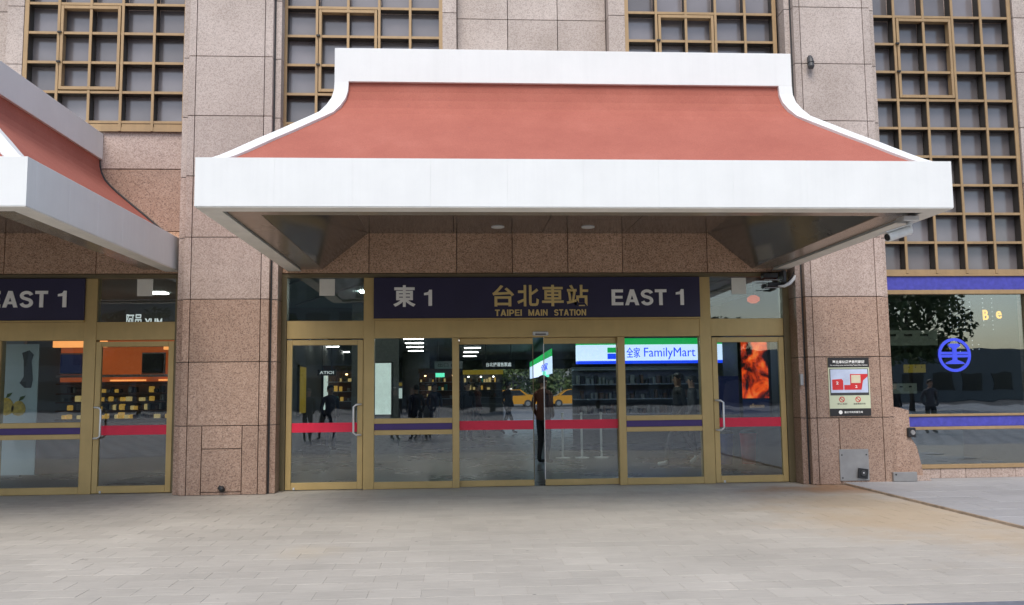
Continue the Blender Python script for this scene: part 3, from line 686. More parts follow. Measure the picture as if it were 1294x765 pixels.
bx('box', bs, 5.745, 5.875, -.355, -.302, .70, .85, 'black', .012); part('socket_ring', MB().tube([(5.82, -.372, .775), (5.82, -.356, .775)], [.035, .04], 14).mesh('socket_ring', 'plate_steel'), bs)
gb = thing('grey_junction_box', (5.55, -.55, .05), 'pale grey metal box on the pavement beside the map pillar', 'box')
bx('box', gb, 5.40, 5.78, -.50, -.425, .033, .175, 'plate_steel', .006); part('screw', MB().tube([(5.44, -.507, .14), (5.44, -.501, .14)], .013, 10).mesh('screw', 'black'), gb)
ot = thing('drain_outlet', (-4.80, -.45, .05), 'black broken pipe outlet at the foot of the left pillar', 'pipe outlet')
part('pipe', MB().tube([(-4.83, -.44, .10), (-4.82, -.475, .095), (-4.80, -.50, .075)], [.04, .045, .035], 9).mesh('pipe', 'black'), ot)
part('rag', MB().tube([(-4.84, -.462, .14), (-4.86, -.472, .11), (-4.83, -.478, .06)], [.018, .03, .012], 6).mesh('rag', 'rubber'), ot)
bs2 = thing('spot_lamp', (4.37, -.45, 6.72), 'small dark spotlight with glass cone on the right pillar', 'lamp')
part('bracket', MB().box(4.345, 4.395, -.47, -.446, 6.70, 6.82).mesh('bracket', 'dark_grey'), bs2)
part('head', MB().tube([(4.37, -.50, 6.82), (4.37, -.52, 6.76), (4.37, -.53, 6.70)], [.03, .045, .055], 12).mesh('head', 'dark_grey'), bs2)
part('glass_cone', MB().tube([(4.37, -.531, 6.70), (4.37, -.535, 6.64), (4.37, -.53, 6.60)], [.045, .055, .035], 12).mesh('glass_cone', 'dark_grey'), bs2)
part('arm', MB().tube([(4.37, -.47, 6.78), (4.37, -.50, 6.80)], .014, 8).mesh('arm', 'dark_grey'), bs2)
cc = thing('security_camera', (3.70, -4.5, 3.395), 'white tube security camera under the right corner of the canopy', 'camera')
bx('mount', cc, 3.62, 3.80, -4.60, -4.42, 3.335, 3.394, 'camera_white', .008)
part('arm', MB().tube([(3.72, -4.5, 3.335), (3.735, -4.5, 3.27), (3.70, -4.5, 3.235)], .028, 10).mesh('arm', 'camera_white'), cc)
part('body', MB().tube([(3.73, -4.50, 3.245), (3.44, -4.56, 3.155)], .052, 14).mesh('body', 'camera_white'), cc)
part('sun_shield', MB().prism([(-.19, .0), (.17, .0), (.17, .012), (-.19, .012)], -.062, .062).mesh('sun_shield', 'camera_white'), cc, (3.565, -4.535, 3.252)).rotation_euler = (0, -.30, .2)
part('lens', MB().tube([(3.441, -4.56, 3.155), (3.432, -4.562, 3.152)], .04, 12).mesh('lens', 'black'), cc)
bd = thing('black_equipment_box', (3.75, -.15, 3.08), 'black equipment rack with white curved conduit above the right swing door', 'equipment')
bx('case', bd, 3.58, 3.82, -.20, -.06, 3.255, 3.335, 'black', .008); bx('lower_case', bd, 3.66, 3.86, -.16, -.06, 3.12, 3.19, 'black', .008)
bx('bracket', bd, 3.88, 3.93, -.26, -.06, 3.13, 3.37, 'dark_grey', .006)
for z in (3.215, 3.09): bx('shelf_rail', bd, 3.58, 3.875, -.205, -.195, z, z+.012, 'plate_steel', .002)
part('conduit', MB().tube([(3.76, -.33, 3.105), (3.86, -.33, 3.105), (3.95, -.33, 3.15), (4.02, -.33, 3.22), (4.06, -.33, 3.31)], [.012, .024, .03, .026, .010], 10).mesh('conduit', 'camera_white', True), bd)
part('cable', MB().tube([(3.80, -.31, 3.20), (3.92, -.31, 3.16), (4.0, -.31, 3.26), (4.05, -.31, 3.36)], .012, 8).mesh('cable', 'black'), bd)
bt('intercom', 4.02, 4.075, -.42, -.36, 1.53, 1.71, 'plate_steel', 'small grey switch box on the inner edge of the map pillar', 'switch box', None, .006)

# ------------------------------------------------------------------ inside: lobby
fl = top('lobby_floor', MB().box(-5.6, 9, .105, 30, -.12, -.004).box(-16, -5.6, .105, 6, -.12, -.004).mesh('lobby_floor', 'floor_dark'), kind='structure')
lob = thing('lobby', (0, 5, 0), 'dim station lobby with dark walls behind the glass doors', 'lobby')
def lw(nm, x0, x1, y0, y1, z0, z1, mt): part(nm, MB().box(x0, x1, y0, y1, z0, z1).mesh(nm, mt), lob)
lw('ceiling', -5.6, 9.2, .13, 6.5, 3.42, 3.5, 'inner_ceiling'); lw('ceiling', -5.6, 9.2, 6.505, 30, 2.95, 3.1, 'inner_ceiling'); lw('bulkhead', -5.6, 9.2, 6.43, 6.5, 2.951, 3.419, 'inner_wall')
lw('side_wall', -5.60, -5.45, .3, 30, 0, 3.42, 'inner_wall'); lw('side_wall', 4.75, 4.95, .3, 6.0, 0, 3.42, 'dark_grey'); lw('side_wall', 9.0, 9.2, .3, 30, 0, 3.42, 'inner_wall')
lw('back_wall', -5.45, -.6, 29.6, 30, 0, 2.95, 'inner_wall'); lw('back_wall', 8.6, 9.0, 29.6, 30, 0, 2.95, 'inner_wall'); lw('back_lintel', -.6, 8.6, 29.6, 30, 2.5, 2.95, 'inner_wall')
for i in range(9): part('ceiling_rib', MB().prism([(-.02, 0), (.02, 0), (.02, .03), (-.02, .03)], -2.6, 2.6).mesh('ceiling_rib', 'inner_light_wall'), lob, (-5+i*1.25, 3.2, 3.388)).rotation_euler = (0, 0, .45)
lc = thing('lobby_column', (-2.95, 20, 0), 'smooth grey column standing inside the lobby', 'column')
part('shaft', MB().tube([(0, 0, .12), (0, 0, 2.94)], .52, 28).mesh('shaft', 'column_grey', True), lc, (-2.95, 20, 0)); part('base', MB().tube([(0, 0, 0), (0, 0, .12)], .58, 28).mesh('base', 'dark_grey'), lc, (-2.95, 20, 0))
for x, ys in ((-5.1, (8, 11, 14, 18)), (-2.45, (8.0, 10.0, 12.2, 14.6, 17.5, 21)), (-.85, (8.0, 10.0, 12.5, 15.5, 19, 23)), (-1.2, (11,)), (3.6, (9, 13))):
    for yi, y in enumerate(ys):
        xx = x - (y-8)*.04 if x < -2 else x
        t = thing('ceiling_light', (xx, y, 2.93), 'lit ceiling tube, %s from the doors, %s' % (('first', 'second', 'third', 'fourth', 'fifth', 'sixth')[yi], {-5.1: 'seen through left swing door', -2.45: 'above the grey column', -.85: 'over the left sliding door', -1.2: 'beside the pale hanging sign', 3.6: 'in front of the store sign'}[x]), 'ceiling light', 'tube lamps on the lobby ceiling')
        bx('fitting', t, xx-.30, xx+.30, y-.06, y+.06, 2.915, 2.948, 'inner_light_wall'); bx('tube', t, xx-.27, xx+.27, y-.03, y+.03, 2.885, 2.913, 'tube_light')
for x, y, lb in ((-3.05, 3.0, 'behind the left fanlight'), (2.3, 3.2, 'behind the right fanlight, added for fill'), (.0, 3.2, 'behind the name board, added for fill'), (1.8, 5.2, 'over the queue posts, added for fill')):  # all but the first lamp are added to brighten lobby figures and posts
    bt('ceiling_panel_light', x-.14, x+.14, y-.12, y+.12, 3.395, 3.417, 'panel_lamp', 'small square lamp in the high lobby ceiling ' + lb, 'ceiling light', 'square lamps of the high lobby ceiling')
wp = thing('light_poster', (-2.93, 5.0, 1.0), 'pale glowing poster panel inside beside the grey column', 'poster')
bx('frame', wp, -3.14, -2.72, 5.0, 5.08, .98, 2.13, 'dark_grey'); bx('sheet', wp, -3.11, -2.75, 4.99, 4.998, 1.01, 2.10, 'panel_light')
lw('partition', -3.6, -2.6, 5.1, 5.2, 0, 3.4, 'inner_wall')
def hang_sign(x0, x1, z0, z1, y, label, body, mt, tm, ct=2.95):
    t = thing('hanging_sign', ((x0+x1)/2, y, z0), label, 'sign', 'hanging signs inside the lobby')
    bx('box', t, x0, x1, y, y+.12, z0, z1, mt)
    for x in (x0+.1, x1-.1): part('rod', MB().tube([(x, y+.06, z1-.01), (x, y+.06, ct)], .01, 6).mesh('rod', 'dark_grey'), t)
    k = (x1-x0); text('lettering', body, x0+k*.12, x1-k*.1, z0+(z1-z0)*.25, z0+(z1-z0)*.75, y-.004, tm, t, .004, .01)
hang_sign(-2.02, -1.2, 2.13, 2.35, 12, 'pale hanging sign left of the central sliding doors', '出口 Exit', 'inner_light_wall', 'dark_grey')
hang_sign(-.62, .33, 2.12, 2.36, 12, 'dark hanging sign with pale characters over the lobby', '台北捷運售票處', 'black', 'text_glow')
hang_sign(-4.62, -4.2, 1.88, 2.02, 7, 'small dark hanging sign with mirrored letters behind left door', 'ATIOI', 'black', 'text_glow')
bt('exit_light', -1.98, -1.72, 11.6, 11.66, 1.88, 2.0, 'exit_green', 'small green lit exit sign under the pale hanging sign', 'exit sign')
bt('exit_light', 1.02, 1.2, 10.5, 10.56, 1.84, 2.0, 'exit_green', 'small green lit exit sign under the slanted store sign', 'exit sign')
# convenience store sign boxes
fs = thing('convenience_store_sign', (3.55, 8, 2.1), 'lit green white and blue store sign above the right fixed panel', 'sign')
bx('light_box', fs, 1.66, 5.45, 8.0, 8.3, 2.20, 2.60, 'store_white'); bx('green_band', fs, 1.66, 5.45, 7.99, 8.3, 2.602, 2.76, 'store_green'); bx('blue_band', fs, 1.66, 5.45, 7.99, 8.3, 2.13, 2.198, 'store_blue')
bx('blue_block', fs, 2.42, 2.86, 7.985, 7.998, 2.24, 2.38, 'store_blue'); bx('green_block', fs, 2.42, 2.86, 7.985, 7.998, 2.40, 2.53, 'store_green')
text('lettering', '全家', 2.90, 3.25, 2.27, 2.53, 7.985, 'store_blue', fs, .02, .008); text('lettering', 'FamilyMart', 3.35, 4.66, 2.22, 2.52, 7.985, 'store_blue', fs, .02, 0)
ss = thing('slanted_store_sign', (.78, 9, 1.9), 'slanted side of the lit store sign behind the sliding door gap', 'sign', rz=0)
def sl(nm, z0, z1, mt):
    A, B, C, D = (1.43, 20), (1.035, 8.3), (1.06, 8.32), (1.46, 20)
    f = MB()
    for p, q in ((A, B), (B, C), (C, D), (D, A)): f.quad([(p[0], p[1], z0), (q[0], q[1], z0), (q[0], q[1], z1), (p[0], p[1], z1)])
    for z in (z0, z1): f.quad([(p[0], p[1], z) for p in (A, B, C, D)])
    part(nm, f.mesh(nm, mt), ss)
sl('light_box', 1.90, 2.34, 'store_white'); sl('green_band', 2.342, 2.53, 'store_green')
tm = part('lettering', text_mesh('全家', 3.0, .2, 'store_blue', .01, .0), ss, (1.16, 12.5, 2.02)); tm.rotation_euler = (0, 0, math.atan2(-11.7, -.395))
# store interior shelf behind
sh = thing('store_shelf', (3.8, 9.8, 0), 'dim store shelf with rows of goods behind the right panel', 'shelf')
bx('back_panel', sh, 1.8, 5.6, 10.2, 10.26, 0, 2.1, 'inner_wall')
for z in (.4, .8, 1.2, 1.6, 2.0): bx('shelf_board', sh, 1.8, 5.6, 9.8, 10.19, z, z+.03, 'inner_light_wall')
random.seed(5)
for z in (.83, 1.23, 1.63):
    x = 1.9
    while x < 5.4:
        wd = random.uniform(.05, .12); o = bx('goods', sh, x, x+wd, 9.85, 10.05, z, z+random.uniform(.10, .24), random.choice(['goods_pale', 'goods_brown', 'dark_grey', 'goods_brown', 'goods_pale', 'dark_grey', 'black']), .005); x += wd+random.uniform(.01, .06)
sc = thing('food_screen', (4.29, 2.5, .9), 'tall lit screen showing red food behind the right swing door', 'screen')
bx('casing', sc, 3.98, 4.62, 2.52, 2.62, .85, 2.45, 'black'); bx('display', sc, 4.05, 4.56, 2.512, 2.519, 1.3, 2.40, 'food_screen', .001); bx('caption_panel', sc, 4.05, 4.56, 2.512, 2.519, .95, 1.29, 'navy_panel', .001)
text('caption', 'e8oooo', 4.18, 4.46, 1.12, 1.20, 2.508, 'text_dim', sc, .003, .01)
bt('navy_board', 3.58, 3.96, 2.45, 2.50, 1.0, 1.72, 'navy_panel', 'dark navy board left of the red food screen', 'board')
for x, mt, nm in ((4.42, 'bin_red', 'red'), (3.62, 'bin_teal', 'teal'), (3.95, 'bin_blue', 'blue')):
    t = thing('litter_bin', (x, 3.4, 0), '%s bin standing behind the right swing door' % nm, 'bin')
    part('body', MB().tube([(0, 0, 0), (0, 0, .55), (0, 0, .6)], [.13, .16, .17], 16).mesh('body', mt), t, (x, 3.4, 0)); part('lid', MB().tube([(0, 0, .601), (0, 0, .66)], [.172, .12], 16).mesh('lid', 'dark_grey'), t, (x, 3.4, 0))
lr = thing('red_lantern', (4.0, 1.5, 2.95), 'glowing red paper lantern behind the right fanlight', 'lantern')
part('shade', MB().tube([(0, 0, -.07), (0, 0, -.03), (0, 0, .03), (0, 0, .07)], [.05, .11, .11, .05], 14).mesh('shade', 'lantern_red', True), lr, (3.98, 1.5, 3.08)); part('cord', MB().tube([(0, 0, .07), (0, 0, .35)], .006, 6).mesh('cord', 'black'), lr, (3.98, 1.5, 3.08))
for i, x in enumerate((.95, 1.37, 1.80)):
    t = thing('queue_post', (x, 5.4, 0), '%s of three white queue posts behind the right sliding door' % ('leftmost', 'middle one', 'rightmost')[i], 'queue post', 'white queue posts')
    part('base', MB().tube([(0, 0, 0), (0, 0, .02), (0, 0, .035)], [.16, .16, .05], 18).mesh('base', 'stanchion_white'), t, (x, 5.4, 0)); part('post', MB().tube([(0, 0, .036), (0, 0, .95)], .024, 10).mesh('post', 'stanchion_white'), t, (x, 5.4, 0)); part('cap', MB().tube([(0, 0, .951), (0, 0, .99)], .034, 10).mesh('cap', 'stanchion_white'), t, (x, 5.4, 0))
def kiosk(x, y, wd, label, warm, seed):
    t = thing('lobby_kiosk', (x, y, 0), label, 'kiosk', 'lit kiosks deep inside the lobby'); rnd = random.Random(seed)
    bx('counter', t, x-wd/2, x+wd/2, y, y+.6, 0, .95, 'inner_wall'); bx('back_panel', t, x-wd/2, x+wd/2, y+.9, y+.95, 0, 2.3, 'brown_wood' if warm else 'inner_wall')
    bx('sign_board', t, x-wd/2, x+wd/2, y+.05, y+.12, 2.1, 2.28, 'board_yellow' if not warm else 'brown_wood')
    for z in (1.2, 1.5, 1.8):
        bx('shelf_board', t, x-wd/2, x+wd/2, y+.65, y+.89, z-.02, z, 'inner_light_wall')
        q = x-wd/2+.05
        while q < x+wd/2-.1:
            w2 = rnd.uniform(.04, .12); 
            if rnd.random() < .75: bx('goods', t, q, q+w2, y+.68, y+.8, z+.001, z+rnd.uniform(.08, .22), rnd.choice(['pack_gold_glow', 'goods_pale', 'goods_brown', 'dark_grey', 'pack_cream_glow', 'bin_teal']), .004)
            q += w2+rnd.uniform(.01, .08)
    for k in range(int(wd/.5)): bx('spot', t, x-wd/2+.2+k*.5, x-wd/2+.26+k*.5, y+.55, y+.6, 2.0, 2.04, 'warm_lamp' if warm else 'tube_light', .005)
kiosk(-4.75, 13, 1.5, 'warm lit kiosk seen through the left central swing door', True, 1)
kiosk(-2.0, 17.5, 1.5, 'warm lit kiosk beside the grey lobby column', True, 2)
kiosk(-.35, 21, 1.6, 'cool lit kiosk with yellow board behind left sliding door', False, 3)
# ------------------------------------------------------------------ inside: orange shop at left
sp = thing('gift_shop', (-9.5, 3, 0), 'orange lit gift shop interior behind the left doors', 'shop')
def spw(nm, x0, x1, y0, y1, z0, z1, mt): return part(nm, MB().box(x0, x1, y0, y1, z0, z1).mesh(nm, mt), sp)
spw('back_wall', -16, -5.62, 4.4, 4.5, 0, 3.42, 'inner_wall'); spw('ceiling', -16, -5.62, .13, 4.5, 3.421, 3.5, 'inner_ceiling'); spw('side_wall', -16.1, -16, .2, 4.5, 0, 3.42, 'inner_wall')
spw('display_wall', -9.3, -6.4, 4.3, 4.38, 1.75, 2.6, 'orange_glow_wall'); spw('counter', -9.4, -6.0, 3.6, 4.2, 0, .95, 'brown_wood'); spw('upper_beam', -9.2, -8.2, 3.7, 3.8, 2.42, 2.56, 'warm_light')
spw('side_panel', -10.2, -9.4, 3.0, 3.1, 0, 3.3, 'inner_light_wall')
for z in (1.02, 1.19, 1.36, 1.53, 1.72):
    bx('shelf_board', sp, -9.2, -6.0, 3.9, 4.29, z-.03, z, 'brown_wood')
for z in (1.76,): bx('shelf_lamp', sp, -8.3, -7.6, 4.24, 4.28, z, z+.03, 'warm_light'); bx('shelf_lamp', sp, -7.35, -6.9, 4.24, 4.28, z, z+.03, 'warm_light')
random.seed(9)
for z in (1.02, 1.19, 1.36, 1.53):
    x = -9.1
    while x < -6.1:
        wd = random.uniform(.05, .10)
        if random.random() < .85:
            t = bx('gift_bag', sp, x, x+wd, 3.95, 4.08, z+.002, z+random.uniform(.07, .13), random.choice(['pack_gold_glow', 'pack_gold_glow', 'pack_cream_glow', 'pack_cream_glow', 'goods_brown', 'brown_wood', 'goods_pale', 'dark_grey']), .012)
        x += wd+random.uniform(.005, .04)
for x, mt in ((-9.05, 'navy_panel'), (-7.45, 'black'), (-6.9, 'black'), (-6.35, 'black')):
    o = bx('screen_panel', sp, x-.2, x+.2, 4.16, 4.22, 1.93, 2.3, mt); part('screen_trim', cmesh(.46, .04, .43, 'inner_light_wall'), o, (x, 4.221, 2.115))
for z in (1.84, 2.44): bx('wall_rail', sp, -9.3, -5.7, 4.1, 4.15, z, z+.05, 'inner_light_wall')
bt('pendant_lamp', -6.86, -6.7, 3.0, 3.1, 2.33, 2.40, 'warm_light', 'small glowing orange lamp high behind the left swing door', 'lamp')
bn = thing('shop_banner', (-8.3, .6, 0), 'white hanging banner with grey brush stroke and yellow pears', 'banner')
bx('cloth', bn, -8.62, -8.02, .60, .62, .25, 2.32, 'banner_white', .002)
part('brush_stroke', MB().prism([(-8.30, 1.70), (-8.22, 1.62), (-8.12, 1.62), (-8.10, 1.75), (-8.13, 2.05), (-8.10, 2.15), (-8.17, 2.22), (-8.28, 2.18), (-8.25, 2.05), (-8.24, 1.8)], .592, .598).mesh('brush_stroke', 'brush_grey'), bn)
for x, z, r in ((-8.30, 1.30, .11), (-8.50, 1.33, .13)):
    part('pear', MB().prism([(x+r*math.cos(t*.5236)*(1-.18*math.sin(t*.5236)), z+r*1.1*math.sin(t*.5236)) for t in range(12)], .590, .598).mesh('pear', 'pear_yellow'), bn)
    part('leaf', MB().prism([(x, z+r), (x+.06, z+r+.03), (x+.10, z+r+.09), (x+.02, z+r+.07)], .589, .597).mesh('leaf', 'leaf_green'), bn)
text('lettering', 'COM', -6.5, -6.2, 1.55, 1.66, 3.2, 'text_dim', bn, .004, .01)
gs = thing('lit_shop_name', (-7.2, 3, 2.8), 'white glowing shop name cut by the left transom', 'sign')
text('lettering', '阿邑', -7.56, -7.27, 2.73, 3.0, 3.0, 'text_glow', gs, .01, .01); text('lettering', 'YUM', -7.22, -6.90, 2.73, 2.92, 3.0, 'text_glow', gs, .01, .02)
bt('ceiling_panel_light', -7.25, -6.85, 2.9, 3.2, 3.395, 3.419, 'tube_light', 'square lamp in the gift shop ceiling behind the left fanlight', 'ceiling light')
# ------------------------------------------------------------------ inside: shop at right
rs = thing('right_shop', (8, 3, 0), 'dark shop interior behind the window with the emblem', 'shop')
def rsw(nm, x0, x1, y0, y1, z0, z1, mt): return part(nm, MB().box(x0, x1, y0, y1, z0, z1).mesh(nm, mt), rs)
rsw('floor', 4.96, 13, .06, 5.9, -.01, .06, 'floor_dark'); rsw('back_wall', 4.96, 13, 5.6, 5.75, .06, 3.42, 'inner_wall'); rsw('ceiling', 4.96, 13, .13, 5.6, 3.421, 3.5, 'inner_ceiling'); rsw('side_wall', 13, 13.1, .1, 5.75, 0, 3.42, 'inner_wall')
rsw('counter', 6.9, 8.6, 3.0, 3.5, .06, 1.0, 'inner_light_wall')
for (a, b, c, d, mt, lb, bd_) in ((7.1, 8.2, 2.30, 2.60, 'board_white', 'long pale menu board high inside the emblem shop', '① 商品 Menu'), (7.49, 7.92, 1.76, 1.92, 'board_yellow', 'small yellow board below the pale menu board', None), (7.1, 7.72, 1.35, 1.55, 'board_white', 'short pale board at counter height inside emblem shop', None)):
    t = thing('menu_board', ((a+b)/2, 3, c), lb, 'board'); bx('board', t, a, b, 3.0, 3.05, c, d, mt)
    for q in range(3): bx('print_line', t, a+.08+(b-a)*.3*q, a+(b-a)*.3*(q+.75), 2.994, 2.999, c+(d-c)*.6, c+(d-c)*.75, 'dark_grey', .0005)

# ------------------------------------------------------------------ people
def person_mesh(walk):
    bm = bmesh.new(); lay = bm.verts.layers.skin.verify()
    V = {}
    def v(k, co, rx, ry=None, p=None):
        x = bm.verts.new(co); x[lay].radius = (rx, ry or rx); V[k] = x
        if p: bm.edges.new((V[p], x))
        return x
    v('pel', (0, 0, .95), .15, .115)[lay].use_root = True
    v('wst', (0, 0, 1.10), .135, .10, 'pel'); v('chs', (0, -.005, 1.28), .165, .115, 'wst'); v('yoke', (0, 0, 1.40), .13, .085, 'chs'); v('nck', (0, -.005, 1.475), .052, .055, 'yoke'); v('jaw', (0, -.02, 1.545), .062, .075, 'nck'); v('hd', (0, -.012, 1.63), .078, .092, 'jaw'); v('crn', (0, 0, 1.70), .055, .065, 'hd')
    for s, nm in ((-1, 'l'), (1, 'r')):
        k = s*walk
        v('sh'+nm, (s*.175, 0, 1.385), .062, .062, 'yoke'); v('el'+nm, (s*.235, .05, 1.12), .047, .047, 'sh'+nm); v('wr'+nm, (s*.20, -.05, .955), .038, .038, 'el'+nm); v('pk'+nm, (s*.155, -.07, .90), .045, .045, 'wr'+nm)
        v('hp'+nm, (s*.085, 0, .87), .092, .095, 'pel'); v('kn'+nm, (s*.095, -.03-k*.20, .48+.02*abs(k)), .062, .065, 'hp'+nm)
        if k < 0: v('an'+nm, (s*.095, .36, .20), .042, .045, 'kn'+nm); v('hl'+nm, (s*.095, .34, .12), .04, .045, 'an'+nm); v('to'+nm, (s*.10, .22, .03), .036, .026, 'hl'+nm)
        else: v('an'+nm, (s*.095, .03-k*.33, .10), .042, .045, 'kn'+nm); v('hl'+nm, (s*.095, .02-k*.33, .055), .042, .04, 'an'+nm); v('to'+nm, (s*.105, -.15-k*.33, .04), .04, .03, 'hl'+nm)
    me = bpy.data.meshes.new('person'); bm.to_mesh(me); bm.free()
    o = bpy.data.objects.new('p', me); COL.objects.link(o)
    o.modifiers.new('s', 'SKIN').use_smooth_shade = True; sb = o.modifiers.new('u', 'SUBSURF'); sb.levels = 2; sb.render_levels = 2
    bpy.context.view_layer.update()
    r = bpy.data.meshes.new_from_object(o.evaluated_get(bpy.context.evaluated_depsgraph_get())); bpy.data.objects.remove(o); return r
def hair_mesh():
    b = MB(); n = 14; rows = [(.0, .096), (.05, .098), (.09, .082), (.115, .045), (.125, .004)]
    for i, (z, r) in enumerate(rows):
        for j in range(n):
            t = 2*math.pi*j/n; front = max(0, -math.sin(t)); b.v.append((r*.92*math.cos(t), r*1.1*math.sin(t)+.0, z + (front*.055 - (1-front)*.035 if i == 0 else 0)))
    for i in range(len(rows)-1):
        for j in range(n): a = i*n+j; c = i*n+(j+1) % n; b.f.append((a, c, c+n, a+n)); b.m.append(0)
    return b.mesh('hair', 'hair', True)
STAND, WALK, HAIR = person_mesh(0), person_mesh(1), hair_mesh()
def face_bits():
    b = MB()
    for s in (-1, 1): b.tube([(s*.03, -.098, 1.635), (s*.03, -.104, 1.635)], .008, 6, 0)
    b.tube([(-.022, -.094, 1.565), (.022, -.094, 1.565)], .005, 6, 0); return b.mesh('face_features', 'hair')
FACE = face_bits()
def nose_ears():
    b = MB().tube([(0, -.095, 1.63), (0, -.118, 1.595), (0, -.092, 1.588)], [.008, .013, .008], 6)
    for s in (-1, 1): b.tube([(s*.078, 0, 1.645), (s*.086, .005, 1.62), (s*.078, .0, 1.59)], [.008, .016, .008], 6)
    return b.mesh('nose_and_ears', 'skin')
NOSE = nose_ears()
def person(x, y, rz, coat, trou, shoe, label, walk=False, sc=1.0, group=None, z=0):
    t = thing('person', (x, y, z), label, 'person', group, rz); t.scale = (sc, sc, sc)
    me = (WALK if walk else STAND).copy(); me.materials.clear()
    for m in (shoe, trou, coat, 'skin'): me.materials.append(MATS[m])
    for p in me.polygons:
        c = p.center; low = c.z < .105 or (walk and c.y > .18 and c.z < .17 and c.z < .17)
        p.material_index = 0 if low else (1 if c.z < .86 and abs(c.x) < .2 else (3 if c.z > 1.475 else 2)); p.use_smooth = True
    part('body', me, t, (0, 0, 0), False); part('hair', HAIR, t, (0, .008, 1.625), False); part('face_features', FACE, t, (0, 0, 0), False); part('nose_and_ears', NOSE, t, (0, 0, 0), False)
    return t
person(3.02, 3.3, -1.5, 'coat_black', 'coat_grey', 'shoe_white', 'person in dark coat and white trainers walking behind the right fixed panel', True, 1.04)
person(3.75, 5.0, -1.9, 'coat_grey', 'trouser_dark', 'shoe_dark', 'person in grey coat standing behind the walker with white trainers', False, 1.02)
person(-1.05, 12.5, .4, 'coat_black', 'trouser_dark', 'shoe_dark', 'person in black standing far inside behind the left sliding door', False, 1.0)
person(-.75, 13.2, 2.0, 'coat_brown', 'trouser_dark', 'shoe_dark', 'person in brown coat far inside behind the left sliding door', True, 1.0)
person(.42, 4.2, 2.4, 'coat_brown', 'trouser_dark', 'shoe_dark', 'person in brown coat standing just behind the right sliding door', False, 1.03)
for i, (x, y, rz, ct, lb) in enumerate(((-3.4, -15.3, 2.6, 'coat_black', 'leftmost of four dark people mirrored in left fixed panel'), (-2.85, -15.8, 3.6, 'coat_navy', 'second of four dark people mirrored in left fixed panel'), (-2.3, -15.2, 3.0, 'coat_grey', 'third of four dark people mirrored in left fixed panel'), (-2.55, -17, 3.3, 'coat_black', 'rearmost of four dark people mirrored in left fixed panel'),
        (-6.2, -15.2, 2.8, 'coat_black', 'person in black mirrored in the left central swing door'), (-5.7, -15.9, 3.4, 'coat_grey', 'person in grey mirrored in the left central swing door'),
        (13.05, -14.6, 3.0, 'coat_black', 'left of two people mirrored in the emblem shop window'), (14.4, -14.8, 3.3, 'coat_grey', 'right of two people mirrored in the emblem shop window'))):
    person(x, y, rz, ct, 'trouser_dark', 'shoe_dark', lb, i % 3 == 2, .97+.02*(i % 4), 'people waiting on the forecourt', -.10)
for i, (x, y, rz, ct, lb) in enumerate(((-4.6, 9, .5, 'coat_navy', 'person in navy coat deep inside behind the left swing door'), (-3.9, 11.5, 1.5, 'coat_grey', 'person in grey coat walking deep inside behind the left swing door'), (-5.0, 16, 2.5, 'coat_brown', 'person in brown coat by the warm kiosk, left swing door'), (-2.55, 12, 3.5, 'coat_black', 'person in black beside the far grey lobby column'), (-2.1, 15, .2, 'coat_navy', 'person in navy before the warm kiosk by the column'),
        (.35, 16, 2.2, 'coat_grey', 'person in grey walking far inside near the slanted sign'), (1.9, 20, 1.0, 'coat_black', 'person in black far inside right of the slanted sign'))):
    person(x, y, rz, ct, 'trouser_dark' if i % 2 else 'denim', 'shoe_dark', lb, i % 2 == 1, .96+.03*(i % 3), 'people deep inside the lobby')
for i in range(4):
    x = -4.9+i*1.0; t = thing('ticket_machine', (x, 26, 0), ('first', 'second', 'third', 'fourth')[i] + ' ticket machine from the left at the back of the lobby', 'machine', 'ticket machines at the back wall')
    bx('cabinet', t, x-.4, x+.4, 26, 26.6, 0, 1.9, 'inner_light_wall', .02); bx('screen', t, x-.25, x+.25, 25.985, 25.998, 1.15, 1.6, 'panel_light', .005); bx('header', t, x-.4, x+.4, 25.98, 25.998, 1.7, 1.85, 'board_yellow' if i % 2 else 'store_blue', .005)
for x, y, mt, lb in ((-5.44, 5.5, 'panel_light', 'nearest pale lit poster on the left lobby wall'), (-5.44, 9.5, 'board_yellow', 'yellow lit poster on the left lobby wall'), (-5.44, 13.5, 'panel_light', 'farthest pale lit poster on the left lobby wall')):
    t = thing('wall_poster', (x, y, 1), lb, 'poster', 'lit posters on the left lobby wall'); bx('frame', t, x, x+.05, y-.5, y+.5, .9, 2.2, 'dark_grey'); bx('sheet', t, x+.051, x+.058, y-.45, y+.45, .95, 2.15, mt, .002)
bg_ = thing('stand_in_bag', (-4.52, 6.3, 0), 'dark lumpy bag put in for a reflection in the left swing door', 'bag')  # put in to stand for a dark reflection on the door glass
part('body', MB().tube([(-.30, 0, .14), (-.26, 0, .15), (0, 0, .17), (.26, 0, .15), (.30, 0, .14)], [.08, .14, .16, .14, .08], 14).mesh('body', 'coat_black', True), bg_, (-4.52, 6.3, 0)); part('handle', MB().tube([(-.12, 0, .30), (-.09, 0, .42), (.09, 0, .42), (.12, 0, .30)], .014, 8).mesh('handle', 'black'), bg_, (-4.52, 6.3, 0))

